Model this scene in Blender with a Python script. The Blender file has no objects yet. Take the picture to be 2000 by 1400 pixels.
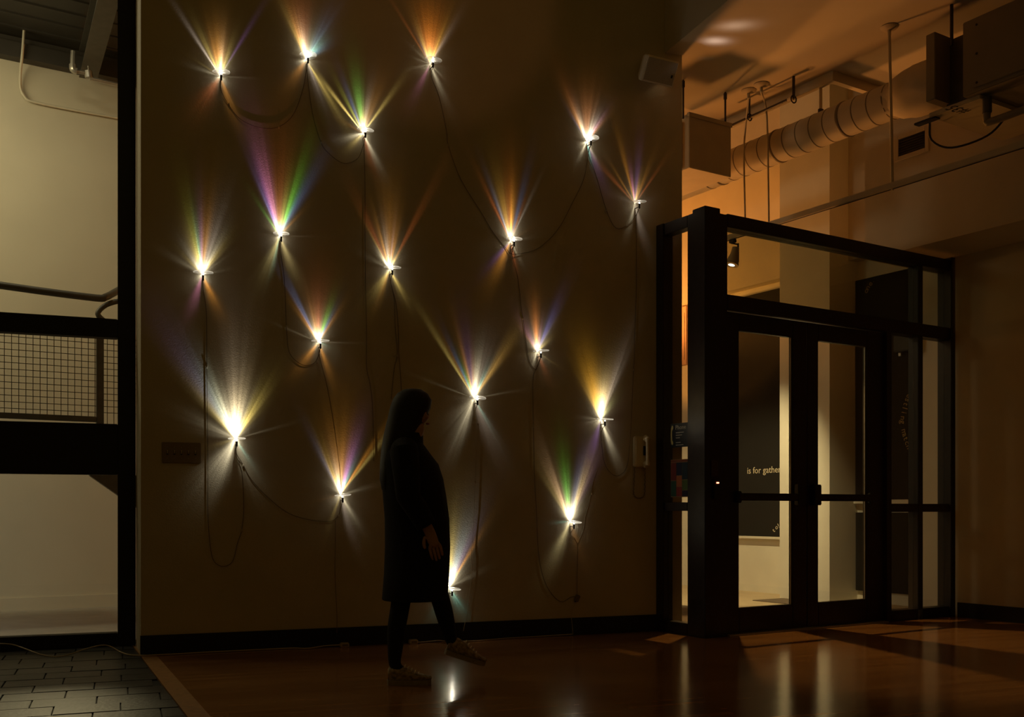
import bpy, bmesh, math, random
from mathutils import Vector, Matrix

# ------------------------------------------------------------------ camera, world, lights
sc = bpy.context.scene
C = sc.collection
F, YH, CH, CD = 2000.0, 995.0, 0.95, 7.08          # focal length in px, horizon row, camera height, distance to the lamp wall
YAW = math.radians(21)
cam = bpy.data.cameras.new('camera'); camo = bpy.data.objects.new('camera', cam); C.objects.link(camo)
camo.location = (0, -CD, CH); camo.rotation_euler = (math.radians(90), 0, -YAW)
cam.sensor_width = 36; cam.lens = 36 * F / 2000; cam.shift_y = (YH - 700) / 2000
cam.clip_start = 0.05
sc.camera = camo
sc.view_settings.view_transform = 'Standard'; sc.view_settings.look = 'None'
sc.view_settings.gamma = 1; sc.view_settings.use_curve_mapping = False
sc.view_settings.exposure = 0
sc.cycles.use_denoising = True
sc.cycles.max_bounces = 8; sc.cycles.transparent_max_bounces = 24
sc.cycles.sample_clamp_indirect = 2.0
sc.cycles.caustics_reflective = False; sc.cycles.caustics_refractive = False
world = bpy.data.worlds.new('world'); sc.world = world; world.use_nodes = True
bg = world.node_tree.nodes['Background']
bg.inputs[0].default_value = (1.0, 0.55, 0.09, 1); bg.inputs[1].default_value = 0.034

WING = math.radians(11)                              # the entrance wing is turned 11 degrees against the lamp wall
A = Vector((math.cos(WING), math.sin(WING), 0)); B = Vector((-math.sin(WING), math.cos(WING), 0))
V0 = Vector((4.029, -.55, 0))
WM = Matrix(((A.x, B.x, 0, V0.x), (A.y, B.y, 0, V0.y), (0, 0, 1, 0), (0, 0, 0, 1)))
ID = Matrix.Identity(4)
def wp(a, b, z): return WM @ Vector((a, b, z))

def lamp(name, kind, loc, energy, color, radius=.05, target=None, parent=None, **kw):
    l = bpy.data.lights.new(name, kind); o = bpy.data.objects.new(name, l); C.objects.link(o)
    l.energy = energy; l.color = color
    if kind in ('POINT', 'SPOT'): l.shadow_soft_size = radius
    for k, v in kw.items(): setattr(l, k, v)
    o.location = loc
    if target is not None:
        o.rotation_euler = (Vector(target) - Vector(loc)).to_track_quat('-Z', 'Y').to_euler()
    if parent is not None:
        o.parent = parent; o.location = Vector(loc) - parent.matrix_world.translation
    return o
# sodium-coloured light of the room behind the entrance, hidden by the end of the lamp wall
lamp('back_room_flood', 'SPOT', wp(.55, 4.6, 2.55), 170, (1, .36, .055), .12, wp(3.28, 3.6, 3.4), spot_size=math.radians(48), spot_blend=.08)
lamp('back_room_uplight', 'SPOT', wp(2.45, 4.9, 2.7), 330, (1, .36, .065), .15, wp(2.0, 3.9, 4.7), spot_size=math.radians(150), spot_blend=.35)
lamp('back_room_ceiling_fill', 'SPOT', wp(1.0, 3.0, 1.0), 215, (1, .34, .065), .22, wp(.5, -.2, 4.54), spot_size=math.radians(46), spot_blend=.45)  # added unseen spot that brightens the entrance ceiling and the box underside
# stairwell behind the glass on the left
lamp('stairwell_lamp', 'AREA', (-2.3, 1.9, 4.7), 47, (1, .80, .46), target=(-.7, 3.6, 2.4), shape='RECTANGLE', size=1.6, size_y=.8)
lamp('stairwell_top_fill', 'AREA', (-.6, 1.6, 5.3), 12, (1, .84, .56), target=(-.6, 1.6, 0), shape='DISK', size=.4)  # added out of view for sheen on the tiles and light lower down
lamp('stairwell_low_fill', 'AREA', (-1.9, 1.5, 1.0), 6.5, (1, .86, .66), target=(-.6, 3.6, .6), shape='RECTANGLE', size=.8, size_y=.8)  # fill added out of view to lift the lower stairwell wall
lamp('tile_sheen_spot', 'SPOT', (-.43, 1.42, 2.37), 150, (1, .80, .45), .07, (-.37, -1.75, 0), spot_size=math.radians(19), spot_blend=1.0)  # added spot hidden behind the crossbar, makes the sheen on the slate tiles
# an unseen weak reddish spot, added above the lobby to wash the top of the lamp wall
lamp('lobby_wash', 'SPOT', (1.0, -5.2, 6.0), 26, (1, .40, .17), .08, (1.95, 0, 4.85), spot_size=math.radians(24), spot_blend=.3)

# ------------------------------------------------------------------ helpers
def ray(u, v):
    X = (u - 1000) / F; z = (YH - v) / F; s, c = math.sin(YAW), math.cos(YAW)
    return Vector((X * c + s, -X * s + c, z))
def on_plane(u, v, p, n):
    o = Vector((0, -CD, CH)); r = ray(u, v); n = Vector(n)
    return o + r * ((Vector(p) - o).dot(n) / r.dot(n))
def wall(u, v, off=0): return on_plane(u, v, (0, -off, 0), (0, 1, 0))
def floor_at(u, v, z=0): return on_plane(u, v, (0, 0, z), (0, 0, 1))
def side_at(u, v, a): return WM.inverted() @ on_plane(u, v, wp(a, 0, 0), A)
def front_at(u, v, b): return WM.inverted() @ on_plane(u, v, wp(0, b, 0), B)

class G:
    def __init__(self): self.v = []; self.f = []
    def add(self, vs, fs):
        n = len(self.v); self.v += [Vector(p) for p in vs]; self.f += [[i + n for i in q] for q in fs]; return self
    def box(self, lo, hi, M=ID):
        x0, y0, z0 = lo; x1, y1, z1 = hi
        return self.add([M @ Vector(p) for p in ((x0,y0,z0),(x1,y0,z0),(x1,y1,z0),(x0,y1,z0),(x0,y0,z1),(x1,y0,z1),(x1,y1,z1),(x0,y1,z1))],
            [(0,3,2,1),(4,5,6,7),(0,1,5,4),(1,2,6,5),(2,3,7,6),(3,0,4,7)])
    def prism(self, poly, depth, M=ID):
        n = len(poly)
        vs = [M @ Vector((p[0], p[1], 0)) for p in poly] + [M @ Vector((p[0], p[1], depth)) for p in poly]
        return self.add(vs, [list(range(n))[::-1], list(range(n, 2*n))] + [(i, (i+1) % n, n+(i+1) % n, n+i) for i in range(n)])
    def loft(self, rings, close=True, caps=True):
        n = len(rings[0]); vs = [p for r in rings for p in r]; fs = []
        for k in range(len(rings) - 1):
            for i in range(n if close else n - 1):
                j = (i + 1) % n
                fs.append((k*n+i, k*n+j, (k+1)*n+j, (k+1)*n+i))
        if caps: fs += [list(range(n))[::-1], list(range((len(rings)-1)*n, len(rings)*n))]
        return self.add(vs, fs)
    def lathe(self, prof, M=ID, n=20):
        return self.loft([[M @ Vector((r*math.cos(2*math.pi*i/n), r*math.sin(2*math.pi*i/n), z)) for i in range(n)] for r, z in prof])
    def tube(self, pts, r, n=8):
        pts = [Vector(p) for p in pts]; rings = []; up = None
        for i, p in enumerate(pts):
            t = (pts[min(i+1, len(pts)-1)] - pts[max(i-1, 0)]).normalized()
            if up is None: up = Vector((0,0,1)) if abs(t.z) < .9 else Vector((1,0,0))
            s = t.cross(up).normalized(); up = s.cross(t).normalized()
            rr = r[i] if isinstance(r, (list, tuple)) else r
            rings.append([p + (s*math.cos(2*math.pi*k/n) + up*math.sin(2*math.pi*k/n))*rr for k in range(n)])
        return self.loft(rings)
    def ball(self, c, r, n=12, m=8, M=ID):
        rx, ry, rz = r if isinstance(r, (tuple, list)) else (r, r, r)
        c = Vector(c)
        return self.loft([[M @ (c + Vector((rx*math.sin(t)*math.cos(2*math.pi*i/n), ry*math.sin(t)*math.sin(2*math.pi*i/n), -rz*math.cos(t)))) for i in range(n)]
                          for t in [max(.02, min(math.pi-.02, math.pi*k/m)) for k in range(m+1)]])
    def build(self, name, mat, parent=None, smooth=False, bevel=0):
        org = parent.matrix_world.translation.copy() if parent is not None else Vector((0, 0, 0))
        if parent is None:
            lo = [min(p[i] for p in self.v) for i in range(3)]; hi = [max(p[i] for p in self.v) for i in range(3)]
            org = Vector(((lo[0]+hi[0])/2, (lo[1]+hi[1])/2, lo[2]))
        me = bpy.data.meshes.new(name)
        me.from_pydata([tuple(p - org) for p in self.v], [], self.f)
        bm = bmesh.new(); bm.from_mesh(me)
        if bevel:
            bmesh.ops.bevel(bm, geom=[e for e in bm.edges if len(e.link_faces) == 2 and e.calc_face_angle(0) > .5], offset=bevel, segments=2, affect='EDGES', clamp_overlap=True)
        bmesh.ops.recalc_face_normals(bm, faces=bm.faces)
        bm.to_mesh(me); bm.free()
        if smooth:
            for p in me.polygons: p.use_smooth = True
            me.set_sharp_from_angle(angle=math.radians(45))
        me.materials.append(mat)
        o = bpy.data.objects.new(name, me); C.objects.link(o)
        if parent is not None: o.parent = parent
        else: o.location = org
        bpy.context.view_layer.update() if False else None
        o.matrix_world.translation = org if parent is None else parent.matrix_world.translation
        return o
def tag(o, label=None, cat=None, group=None, kind=None):
    if label: o['label'] = label
    if cat: o['category'] = cat
    if group: o['group'] = group
    if kind: o['kind'] = kind
    return o
def thing(name, loc, label, cat=None, group=None, kind=None):
    o = bpy.data.objects.new(name, None); C.objects.link(o); o.location = loc; o.empty_display_size = .05
    o.matrix_world = Matrix.Translation(Vector(loc))
    return tag(o, label, cat, group, kind)
def smoothpts(pts, k=6):
    P = [Vector(p) for p in pts]; P = [2*P[0]-P[1]] + P + [2*P[-1]-P[-2]]; out = []
    for i in range(1, len(P)-2):
        for j in range(k):
            t = j/k; a, b, c, d = P[i-1], P[i], P[i+1], P[i+2]
            out.append(.5*((2*b)+(c-a)*t+(2*a-5*b+4*c-d)*t*t+(3*b-a-3*c+d)*t**3))
    return out + [P[-2]]

# ------------------------------------------------------------------ materials
def mat(name, col, rough=.6, metal=0, noise=0, nscale=8, bump=0, bscale=60, spec=.5, emit=None, estr=0):
    m = bpy.data.materials.new(name); m.use_nodes = True; nt = m.node_tree; p = nt.nodes['Principled BSDF']
    p.inputs['Base Color'].default_value = (*col, 1); p.inputs['Roughness'].default_value = rough; p.inputs['Metallic'].default_value = metal
    p.inputs['Specular IOR Level'].default_value = spec
    tc = nt.nodes.new('ShaderNodeTexCoord')
    if noise:
        n = nt.nodes.new('ShaderNodeTexNoise'); n.inputs['Scale'].default_value = nscale; n.inputs['Detail'].default_value = 5
        nt.links.new(tc.outputs['Object'], n.inputs['Vector'])
        r = nt.nodes.new('ShaderNodeValToRGB'); r.color_ramp.elements[0].position = .3; r.color_ramp.elements[1].position = .7
        r.color_ramp.elements[0].color = (*[c*(1-noise) for c in col], 1); r.color_ramp.elements[1].color = (*[min(1, c*(1+noise)) for c in col], 1)
        nt.links.new(n.outputs['Fac'], r.inputs['Fac']); nt.links.new(r.outputs['Color'], p.inputs['Base Color'])
    if bump:
        n = nt.nodes.new('ShaderNodeTexNoise'); n.inputs['Scale'].default_value = bscale; n.inputs['Detail'].default_value = 3
        nt.links.new(tc.outputs['Object'], n.inputs['Vector'])
        b = nt.nodes.new('ShaderNodeBump'); b.inputs['Strength'].default_value = bump; b.inputs['Distance'].default_value = .004
        nt.links.new(n.outputs['Fac'], b.inputs['Height']); nt.links.new(b.outputs['Normal'], p.inputs['Normal'])
    if emit:
        p.inputs['Emission Color'].default_value = (*emit, 1); p.inputs['Emission Strength'].default_value = estr
    return m
def glass_mat(name, tint, gloss=.08, rough=.0, diff=0):
    m = bpy.data.materials.new(name); m.use_nodes = True; nt = m.node_tree; N = nt.nodes
    for n in list(N): N.remove(n)
    out = N.new('ShaderNodeOutputMaterial'); t = N.new('ShaderNodeBsdfTransparent'); t.inputs[0].default_value = (*tint, 1)
    g = N.new('ShaderNodeBsdfGlossy'); g.inputs['Roughness'].default_value = rough
    mx = N.new('ShaderNodeMixShader'); lw = N.new('ShaderNodeLayerWeight'); lw.inputs['Blend'].default_value = .5
    pw = N.new('ShaderNodeMath'); pw.operation = 'POWER'; pw.inputs[1].default_value = 4; nt.links.new(lw.outputs['Facing'], pw.inputs[0])
    sc_ = N.new('ShaderNodeMath'); sc_.operation = 'MULTIPLY_ADD'; sc_.inputs[1].default_value = .9; sc_.inputs[2].default_value = gloss*.5; nt.links.new(pw.outputs[0], sc_.inputs[0])
    nt.links.new(sc_.outputs[0], mx.inputs[0]); nt.links.new(t.outputs[0], mx.inputs[1]); nt.links.new(g.outputs[0], mx.inputs[2])
    last = mx
    if diff:
        d = N.new('ShaderNodeBsdfTranslucent'); d.inputs[0].default_value = (1, 1, 1, 1); d2 = N.new('ShaderNodeBsdfDiffuse'); d2.inputs[0].default_value = (1, 1, 1, 1)
        ad = N.new('ShaderNodeMixShader'); nt.links.new(d.outputs[0], ad.inputs[1]); nt.links.new(d2.outputs[0], ad.inputs[2])
        m2 = N.new('ShaderNodeMixShader'); m2.inputs[0].default_value = diff
        nt.links.new(mx.outputs[0], m2.inputs[1]); nt.links.new(ad.outputs[0], m2.inputs[2]); last = m2
    nt.links.new(last.outputs[0], out.inputs[0])
    return m
M_WALL = mat('plaster_wall', (.62, .56, .43), .85, noise=.05, nscale=3, bump=.35, bscale=140)
M_CEIL = mat('plaster_ceiling', (.62, .56, .46), .9, noise=.04, nscale=2)
M_WING = mat('wing_plaster', (.60, .53, .42), .85, noise=.05, nscale=3)
M_WHITE = mat('white_plaster', (.78, .74, .64), .8, noise=.04, nscale=4)
M_STAIRW = mat('stairwell_plaster', (.66, .62, .50), .85, noise=.04, nscale=2)
M_BLACK = mat('black_metal', (.012, .010, .009), .38, noise=.2, nscale=30)
M_BLACKM = mat('black_rubber', (.008, .007, .006), .6, noise=.2, nscale=30)
M_BRONZE = mat('dark_bronze', (.020, .012, .008), .42, noise=.25, nscale=20)
M_DUCT = mat('duct_paint', (.50, .44, .34), .6, noise=.06, nscale=6)
M_SEAM = mat('duct_seam', (.17, .135, .085), .6, noise=.06, nscale=6)
M_UNIT = mat('unit_sheet_metal', (.20, .17, .115), .6, noise=.06, nscale=6)
M_CREAM = mat('cream_metal', (.52, .46, .36), .55, noise=.05, nscale=10)
M_STEEL = mat('galvanised_steel', (.55, .53, .48), .35, .7, noise=.1, nscale=30)
M_DARKSTEEL = mat('dark_painted_steel', (.08, .075, .065), .45, .3, noise=.15, nscale=12)
M_DECK = mat('roof_deck', (.045, .041, .036), .6, noise=.12, nscale=4)
M_SLATE = mat('slate_tile', (.04, .041, .038), .42, noise=.35, nscale=14, bump=.5, bscale=45)
M_GROUT = mat('grout', (.02, .02, .019), .9, noise=.2, nscale=30)
M_CARPET = mat('carpet', (.16, .12, .085), .95, noise=.4, nscale=90)
M_TANFLOOR = mat('tan_floor', (.62, .50, .32), .5, noise=.08, nscale=5)
M_STRIP = mat('wood_strip', (.42, .24, .10), .35, noise=.2, nscale=25)
M_BOARD = mat('chalkboard', (.009, .008, .007), .9, noise=.2, nscale=8)
M_TEXT = mat('cream_lettering', (.75, .66, .48), .7, noise=.05)
M_IVORY = mat('ivory_plastic', (.78, .70, .52), .35, noise=.03)
M_GRILLE = mat('speaker_cloth', (.42, .39, .31), .9, noise=.12, nscale=200)
M_SPEAK = mat('speaker_shell', (.88, .82, .72), .5, noise=.04)
M_CORD = mat('clear_cord', (.20, .16, .10), .3, noise=.1, nscale=50)
M_CORDL = mat('pale_cord', (.55, .48, .36), .35, noise=.1, nscale=50)
M_LED = mat('led_glow', (1, 1, .95), .4, emit=(1, .97, .86), estr=14)
M_RED = mat('red_indicator', (.8, .1, .05), .4, emit=(1, .22, .12), estr=5)
M_SPOTGLOW = mat('spot_glow', (1, 1, 1), .4, emit=(.85, .93, 1), estr=6)
M_PANE = glass_mat('clear_pane', (.93, .95, .93), .08)
M_TINT = glass_mat('tinted_pane', (.62, .66, .60), .08)
M_LENS = glass_mat('lens_glass', (.97, .97, .97), .1, .08, diff=.28)
M_COAT = mat('black_wool', (.006, .006, .006), .95, noise=.3, nscale=80)
M_HAIR = mat('dark_hair', (.005, .004, .003), .6, noise=.3, nscale=60)
M_TROUS = mat('black_leggings', (.007, .007, .008), .9, noise=.2, nscale=60)
M_SKIN = mat('skin', (.45, .28, .20), .6, noise=.08, nscale=20)
M_CANVAS = mat('sneaker_canvas', (.34, .28, .2), .85, noise=.6, nscale=55)
M_SOLE = mat('sneaker_sole', (.30, .26, .2), .7, noise=.15, nscale=40)

def wood_floor():
    m = bpy.data.materials.new('wood_planks'); m.use_nodes = True; nt = m.node_tree; N = nt.nodes; p = N['Principled BSDF']; L = nt.links.new
    tc = N.new('ShaderNodeTexCoord'); br = N.new('ShaderNodeTexBrick')
    br.inputs['Scale'].default_value = 1; br.inputs['Brick Width'].default_value = 1.1; br.inputs['Row Height'].default_value = .057
    br.inputs['Mortar Size'].default_value = .0012; br.inputs['Color1'].default_value = (.27, .125, .042, 1); br.inputs['Color2'].default_value = (.36, .18, .065, 1)
    br.inputs['Mortar'].default_value = (.08, .035, .012, 1); br.offset = .37
    L(tc.outputs['Object'], br.inputs['Vector'])
    mp = N.new('ShaderNodeMapping'); mp.inputs['Scale'].default_value = (1.2, 22, 1); L(tc.outputs['Object'], mp.inputs['Vector'])
    n = N.new('ShaderNodeTexNoise'); n.inputs['Scale'].default_value = 2.2; n.inputs['Detail'].default_value = 6; L(mp.outputs[0], n.inputs['Vector'])
    mx = N.new('ShaderNodeMix'); mx.data_type = 'RGBA'; mx.blend_type = 'MULTIPLY'; mx.inputs[0].default_value = .7
    r = N.new('ShaderNodeValToRGB'); r.color_ramp.elements[0].color = (.55, .5, .45, 1); r.color_ramp.elements[1].color = (1.2, 1.15, 1.1, 1)
    L(n.outputs['Fac'], r.inputs['Fac']); L(br.outputs['Color'], mx.inputs[6]); L(r.outputs['Color'], mx.inputs[7]); L(mx.outputs[2], p.inputs['Base Color'])
    p.inputs['Roughness'].default_value = .16; p.inputs['Specular IOR Level'].default_value = .5
    w = N.new('ShaderNodeTexNoise'); w.inputs['Scale'].default_value = 9; w.inputs['Detail'].default_value = 2; L(tc.outputs['Object'], w.inputs['Vector'])
    b = N.new('ShaderNodeBump'); b.inputs['Strength'].default_value = .25; b.inputs['Distance'].default_value = .003; L(w.outputs['Fac'], b.inputs['Height']); L(b.outputs['Normal'], p.inputs['Normal'])
    return m
M_WOOD = wood_floor()
M_GREYFLOOR = mat('grey_floor', (.40, .38, .34), .7, noise=.06, nscale=6)
#--MARK-STRUCT
# ------------------------------------------------------------------ structure: lamp wall, floors
def st(name, g, m, parent=None, label=None, **k):
    o = g.build(name, m, parent, **k)
    if parent is None: tag(o, label, kind='structure')
    return o
XL, XR = .133, 4.158
g = G(); g.prism([(XL,0),(XR,0),(XR,.28),(.22,.28),(.22,.55),(.112,.55)], 6.2)
st('wall_main', g, M_WALL, label='tall dark plaster wall carrying the small prism lamps')
g = G(); g.box((XL-.004,-.016,0),(3.925,-.001,.125)); g.box((XL-.004,-.012,.125),(3.925,-.001,.13))
st('baseboard_main', g, M_BLACKM, label='black rubber baseboard under the lamp wall')
def bx(y): return .132 + (-.064 - y) * .0757      # edge between slate tiles and the wood floor
g = G(); g.prism([(bx(.9)+.10,.9),(bx(-6)+.10,-6),(14,-6),(14,9),(.3,9)], .05, Matrix.Translation((0,0,-.05)))
st('floor', g, M_WOOD, label='glossy brown strip wood floor')
g = G(); g.prism([(bx(.55)+.004,.55),(bx(-6)+.004,-6),(bx(-6)+.10,-6),(bx(.55)+.10,.55)], .046, Matrix.Translation((0,0,-.05+.0045)))
st('trim_1', g, M_STRIP, label='pale wood border strip between slate tiles and wood floor')
fl = st('floor_entry', G().box((-3,-6,-.05),(bx(-6)+.004,.9,-.012)), M_GROUT, label='dark slate tile floor laid in staggered rows')
random.seed(4)
TL, TH, JO = .300, .225, .007
for r in range(15):
    y1 = .58 - r*TH; y0 = y1 - TH + JO
    off = (0, .162)[r % 2] + .02*math.sin(r*1.7)
    for k in range(9):
        x0 = -2.07 + off + k*TL; x1 = x0 + TL - JO
        e0, e1 = bx(y0), bx(y1)
        if x0 > min(e0, e1) - .03: continue
        h = random.uniform(-.0035, 0)
        p = [(x0,y0),(min(x1,e0),y0),(min(x1,e1),y1),(x0,y1)]
        t = G().prism(p, .02, Matrix.Translation((0,0,-.02+h))).build('tile', M_SLATE, fl, bevel=.002)

# ------------------------------------------------------------------ storefront window on the left
w1 = thing('window_1', (-.3,.6,0), 'black framed storefront glazing looking into the stairwell', kind='structure')
def part(name, m, parent, lo, hi, M=ID, bevel=.004, smooth=False): return G().box(lo, hi, M).build(name, m, parent, bevel=bevel, smooth=smooth)
part('jamb', M_BLACKM, w1, (-.008,.552,0), (.11,.66,6.2))
part('jamb', M_BLACKM, w1, (-2.35,.552,0), (-2.23,.66,6.2))
part('crossbar', M_BLACKM, w1, (-2.23,.555,2.145), (-.008,.655,2.275))
part('crossbar', M_BLACKM, w1, (-2.23,.555,1.192), (-.008,.655,1.545))
part('sill', M_BLACKM, w1, (-2.23,.552,0), (-.008,.66,.092))
for z0, z1 in ((.092,1.192),(1.545,2.145),(2.275,6.2)):
    part('pane', M_PANE, w1, (-2.23,.60,z0), (-.008,.606,z1), bevel=0)

# ------------------------------------------------------------------ stairwell beyond it
SB = 5.0
st('wall_stairwell', G().box((-8,SB,0),(-1.6,SB+.2,5.16), WM), M_STAIRW, label='pale beige stairwell wall behind the glazing')
st('baseboard_stairwell', G().box((-8,SB-.02,0),(-1.6,SB-.001,.12), WM), M_STAIRW, label='pale baseboard at the foot of the stairwell wall')
g = G(); g.prism([(-8,.9),(-.4+.6,.9),(.22,4.2),(-8,3)], .05, Matrix.Translation((0,0,-.05)))
st('floor_stairwell', g, M_GREYFLOOR, label='pale grey stairwell floor')
g = G(); g.box((-8,SB-.12,5.16),(-1.6,SB+.2,5.30), WM); g.box((-8,SB-.06,5.30),(-1.6,SB+.2,5.37), WM)
st('trim_2', g, M_DECK, label='dark steel edge beam along the top of the stairwell wall')
dk = st('ceiling_stairwell', G().box((-8,1.2,5.42),(-1.6,SB+.2,5.5), WM), M_DECK, label='dark ribbed metal roof deck over the stairwell')
for k in range(14): G().box((-8,1.3+k*.27,5.405),(-1.6,1.33+k*.27,5.42), WM).build('rib', M_DECK, dk)
def beam(name, p, q, w, h, m, parent=None):
    p, q = Vector(p), Vector(q); d = (q-p).normalized(); s = d.cross(Vector((0,0,1))).normalized(); u = s.cross(d)
    g = G()
    def slab(x0,x1,z0,z1):
        g.loft([[c + s*x + u*z for x, z in ((x0,z0),(x1,z0),(x1,z1),(x0,z1))] for c in (p, q)])
    slab(-w/2,w/2,-h/2,-h/2+.014); slab(-w/2,w/2,h/2-.014,h/2); slab(-.006,.006,-h/2+.014,h/2-.014)
    return g.build(name, m, parent)
pb = on_plane(172,128,wp(0,SB-.14,0),B); qb = floor_at(232,-110,pb.z)
o = beam('roof_joist', pb, qb, .16, .26, M_DARKSTEEL); tag(o, 'dark steel roof joist above the stairwell glass', 'joist')
# conduit on the stairwell wall
cp = [on_plane(u,v,wp(0,SB-o,0),B) for u,v,o in ((52,-20,.16),(47,60,.155),(43,112,.14),(40,140,.06),(40,170,.03),(48,188,.03),(65,199,.03),(150,216,.03),(240,232,.03))]
tag(G().tube(smoothpts(cp,4), .012).build('conduit', M_STAIRW, smooth=True), 'thin painted conduit bending along the stairwell wall', 'conduit')
pp = thing('sprinkler_pipe', on_plane(150,140,wp(0,SB-.45,0),B), 'galvanised sprinkler pipe with elbow under the stairwell roof', 'pipe')
def sp(u,v): return on_plane(u,v,wp(0,SB-.45,0),B)
G().tube([sp(143,100),sp(142,118),sp(142,132)], .022).build('riser', M_STEEL, pp, smooth=True)
G().tube(smoothpts([sp(142,126),sp(143,136),sp(150,139)],4), .032).build('elbow', M_STEEL, pp, smooth=True)
G().tube([sp(148,139),sp(160,141),sp(173,143)], .02).build('branch', M_STEEL, pp, smooth=True)
G().tube([sp(172,139),sp(174,152)], .036).build('tee', M_STEEL, pp, smooth=True)
G().tube([sp(175,153),sp(205,160),sp(260,172)], .02).build('branch', M_STEEL, pp, smooth=True)
G().tube([sp(170,100),sp(173,140)], .006).build('hanger', M_STEEL, pp)
# landing, railing with wire mesh
RB = 3.3
def rp(u, v, b=RB): return on_plane(u, v, wp(0, b, 0), B)
rl = thing('stair_railing', rp(150,820), 'steel guard railing with square wire mesh on the stair landing', 'railing')
hr = [rp(-60,549),rp(0,557),rp(100,571),rp(190,582)] + [rp(206,580,RB+.03), rp(222,572,RB+.25), rp(240,562,RB+.6)]
G().tube(smoothpts(hr,4), .030, 12).build('handrail', M_DARKSTEEL, rl, smooth=True)
lp = [rp(236,588,RB+.1),rp(222,590,RB+.1),rp(203,598,RB+.1),rp(191,613,RB+.1),rp(205,628,RB+.1),rp(228,645,RB+.1),rp(250,655,RB+.1)]
G().tube(smoothpts(lp,4), .022, 10).build('rail_return', M_DARKSTEEL, rl, smooth=True)
zt = rp(0,640).z; zb = rp(0,809).z; aL = (WM.inverted() @ rp(-70,700)).x; aR = (WM.inverted() @ rp(188,700)).x; aR2 = (WM.inverted() @ rp(202,700)).x
G().box((aR,RB-.025,zb-.25),(aR2,RB+.025,zt+.12),WM).build('post', M_DARKSTEEL, rl, bevel=.004)
G().box((aL,RB-.02,zb-.03),(aR,RB+.02,zb+.015),WM).build('bottom_rail', M_DARKSTEEL, rl, bevel=.004)
G().box((aL,RB-.02,zt),(aR,RB+.02,zt+.04),WM).build('top_rail', M_DARKSTEEL, rl, bevel=.004)
g = G(); st_ = .0515
x = aR - .01
while x > aL: g.box((x-.0025,RB-.0025,zb),(x+.0025,RB+.0025,zt),WM); x -= st_
z = zb + st_
while z < zt: g.box((aL,RB-.0025,z-.0025),(aR,RB+.0025,z+.0025),WM); z += st_
g.build('wire_mesh', M_DARKSTEEL, rl)
g = G(); x = aR2 + .03
while x < aR2 + .42: g.box((x-.0025,RB-.0025,zb-.05),(x+.0025,RB+.0025,zt),WM); x += st_
z = zb + st_
while z < zt: g.box((aR2,RB-.0025,z-.0025),(aR2+.42,RB+.0025,z+.0025),WM); z += st_
g.build('wire_mesh', M_DARKSTEEL, rl)
zl = rp(100,846).z
ld = thing('stair_landing', wp(aR,RB,zl), 'dark steel stair landing behind the wide black crossbar', 'landing')
G().box((aL-1.5,RB-.03,zl-.28),(aR2,RB+.03,zl),WM).build('edge_channel', M_DARKSTEEL, ld, bevel=.003)
G().box((aL-1.5,RB+.03,zl-.08),(aR2,RB+1.0,zl),WM).build('deck', M_DARKSTEEL, ld)
q = [rp(170,905),rp(176,929),rp(232,968),rp(300,1012),rp(300,960),rp(240,905)]
d = B*.05
G().loft([[p for p in q],[p+d for p in q]]).build('stringer', M_DARKSTEEL, ld)

# ------------------------------------------------------------------ entrance wing: walls, ceilings
st('wall_right', G().box((2.95,-6,0),(3.15,-.02,3.19), WM), M_WING, label='dark plaster wall to the right of the entrance doors')
st('baseboard_right', G().box((2.935,-6,0),(2.949,-.05,.13), WM), M_BLACKM, label='black baseboard on the wall right of the doors')
BE = side_at(1689,400,2.35).y
st('wall_bulkhead', G().box((2.35,-6,3.19),(3.6,BE,4.54), WM), M_WING, label='plaster bulkhead above the entrance with a small vent')
g = G(); g.prism([(4.011,-9),(4.011,9),tuple(wp(1.5,9,0))[:2],tuple(wp(1.5,.11,0))[:2],tuple(wp(7,.11,0))[:2],tuple(wp(7,-9,0))[:2]], .24, Matrix.Translation((0,0,4.54)))
st('ceiling', g, M_CEIL, label='plaster ceiling over the entrance')
st('wall_fascia', G().box((4.004,-9,4.535),(4.06,-.002,6.2)), M_CEIL, label='vertical fascia where the entrance ceiling drops')
g = G(); g.box((1.46,.07,4.46),(1.51,6,4.54),WM); g.box((1.51,.07,4.46),(2.35,.12,4.54),WM)
st('trim_3', g, M_CEIL, label='painted rim around the raised ceiling recess')
st('ceiling_recess', G().box((1.4,0,6.2),(3.7,9,6.3), WM), M_CEIL, label='upper ceiling of the recess behind the duct')
st('wall_back_upper', G().box((3.28,BE,3.5),(3.6,9,6.2), WM), M_WING, label='orange lit upper wall behind the entrance doors')
st('wall_back_lower', G().box((3.42,.02,0),(3.6,9,3.5), WM), M_WHITE, label='white wall with blackboards behind the entrance doors')
st('wall_far', G().box((-2.5,6.6,0),(3.42,6.8,6.2), WM), M_WING, label='far wall of the back room')
st('pillar', G().box((3.0,1.43,0),(3.62,2.1,6.2), WM), M_WHITE, label='square plastered pillar behind the entrance doors')
st('floor_back', G().box((.02,.06,-.02),(3.42,6.6,.004), WM), M_TANFLOOR, label='tan floor of the back room')
cp = G().box((.06,.1,.003),(1.55,3.7,.012), WM).build('carpet_runner', M_CARPET); tag(cp, 'brown carpet runner just inside the entrance', 'carpet')
cp = G().box((2.55,.3,.003),(2.99,2.05,.012), WM).build('door_mat', M_CARPET); tag(cp, 'dark mat at the foot of the pillar', 'mat')

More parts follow.
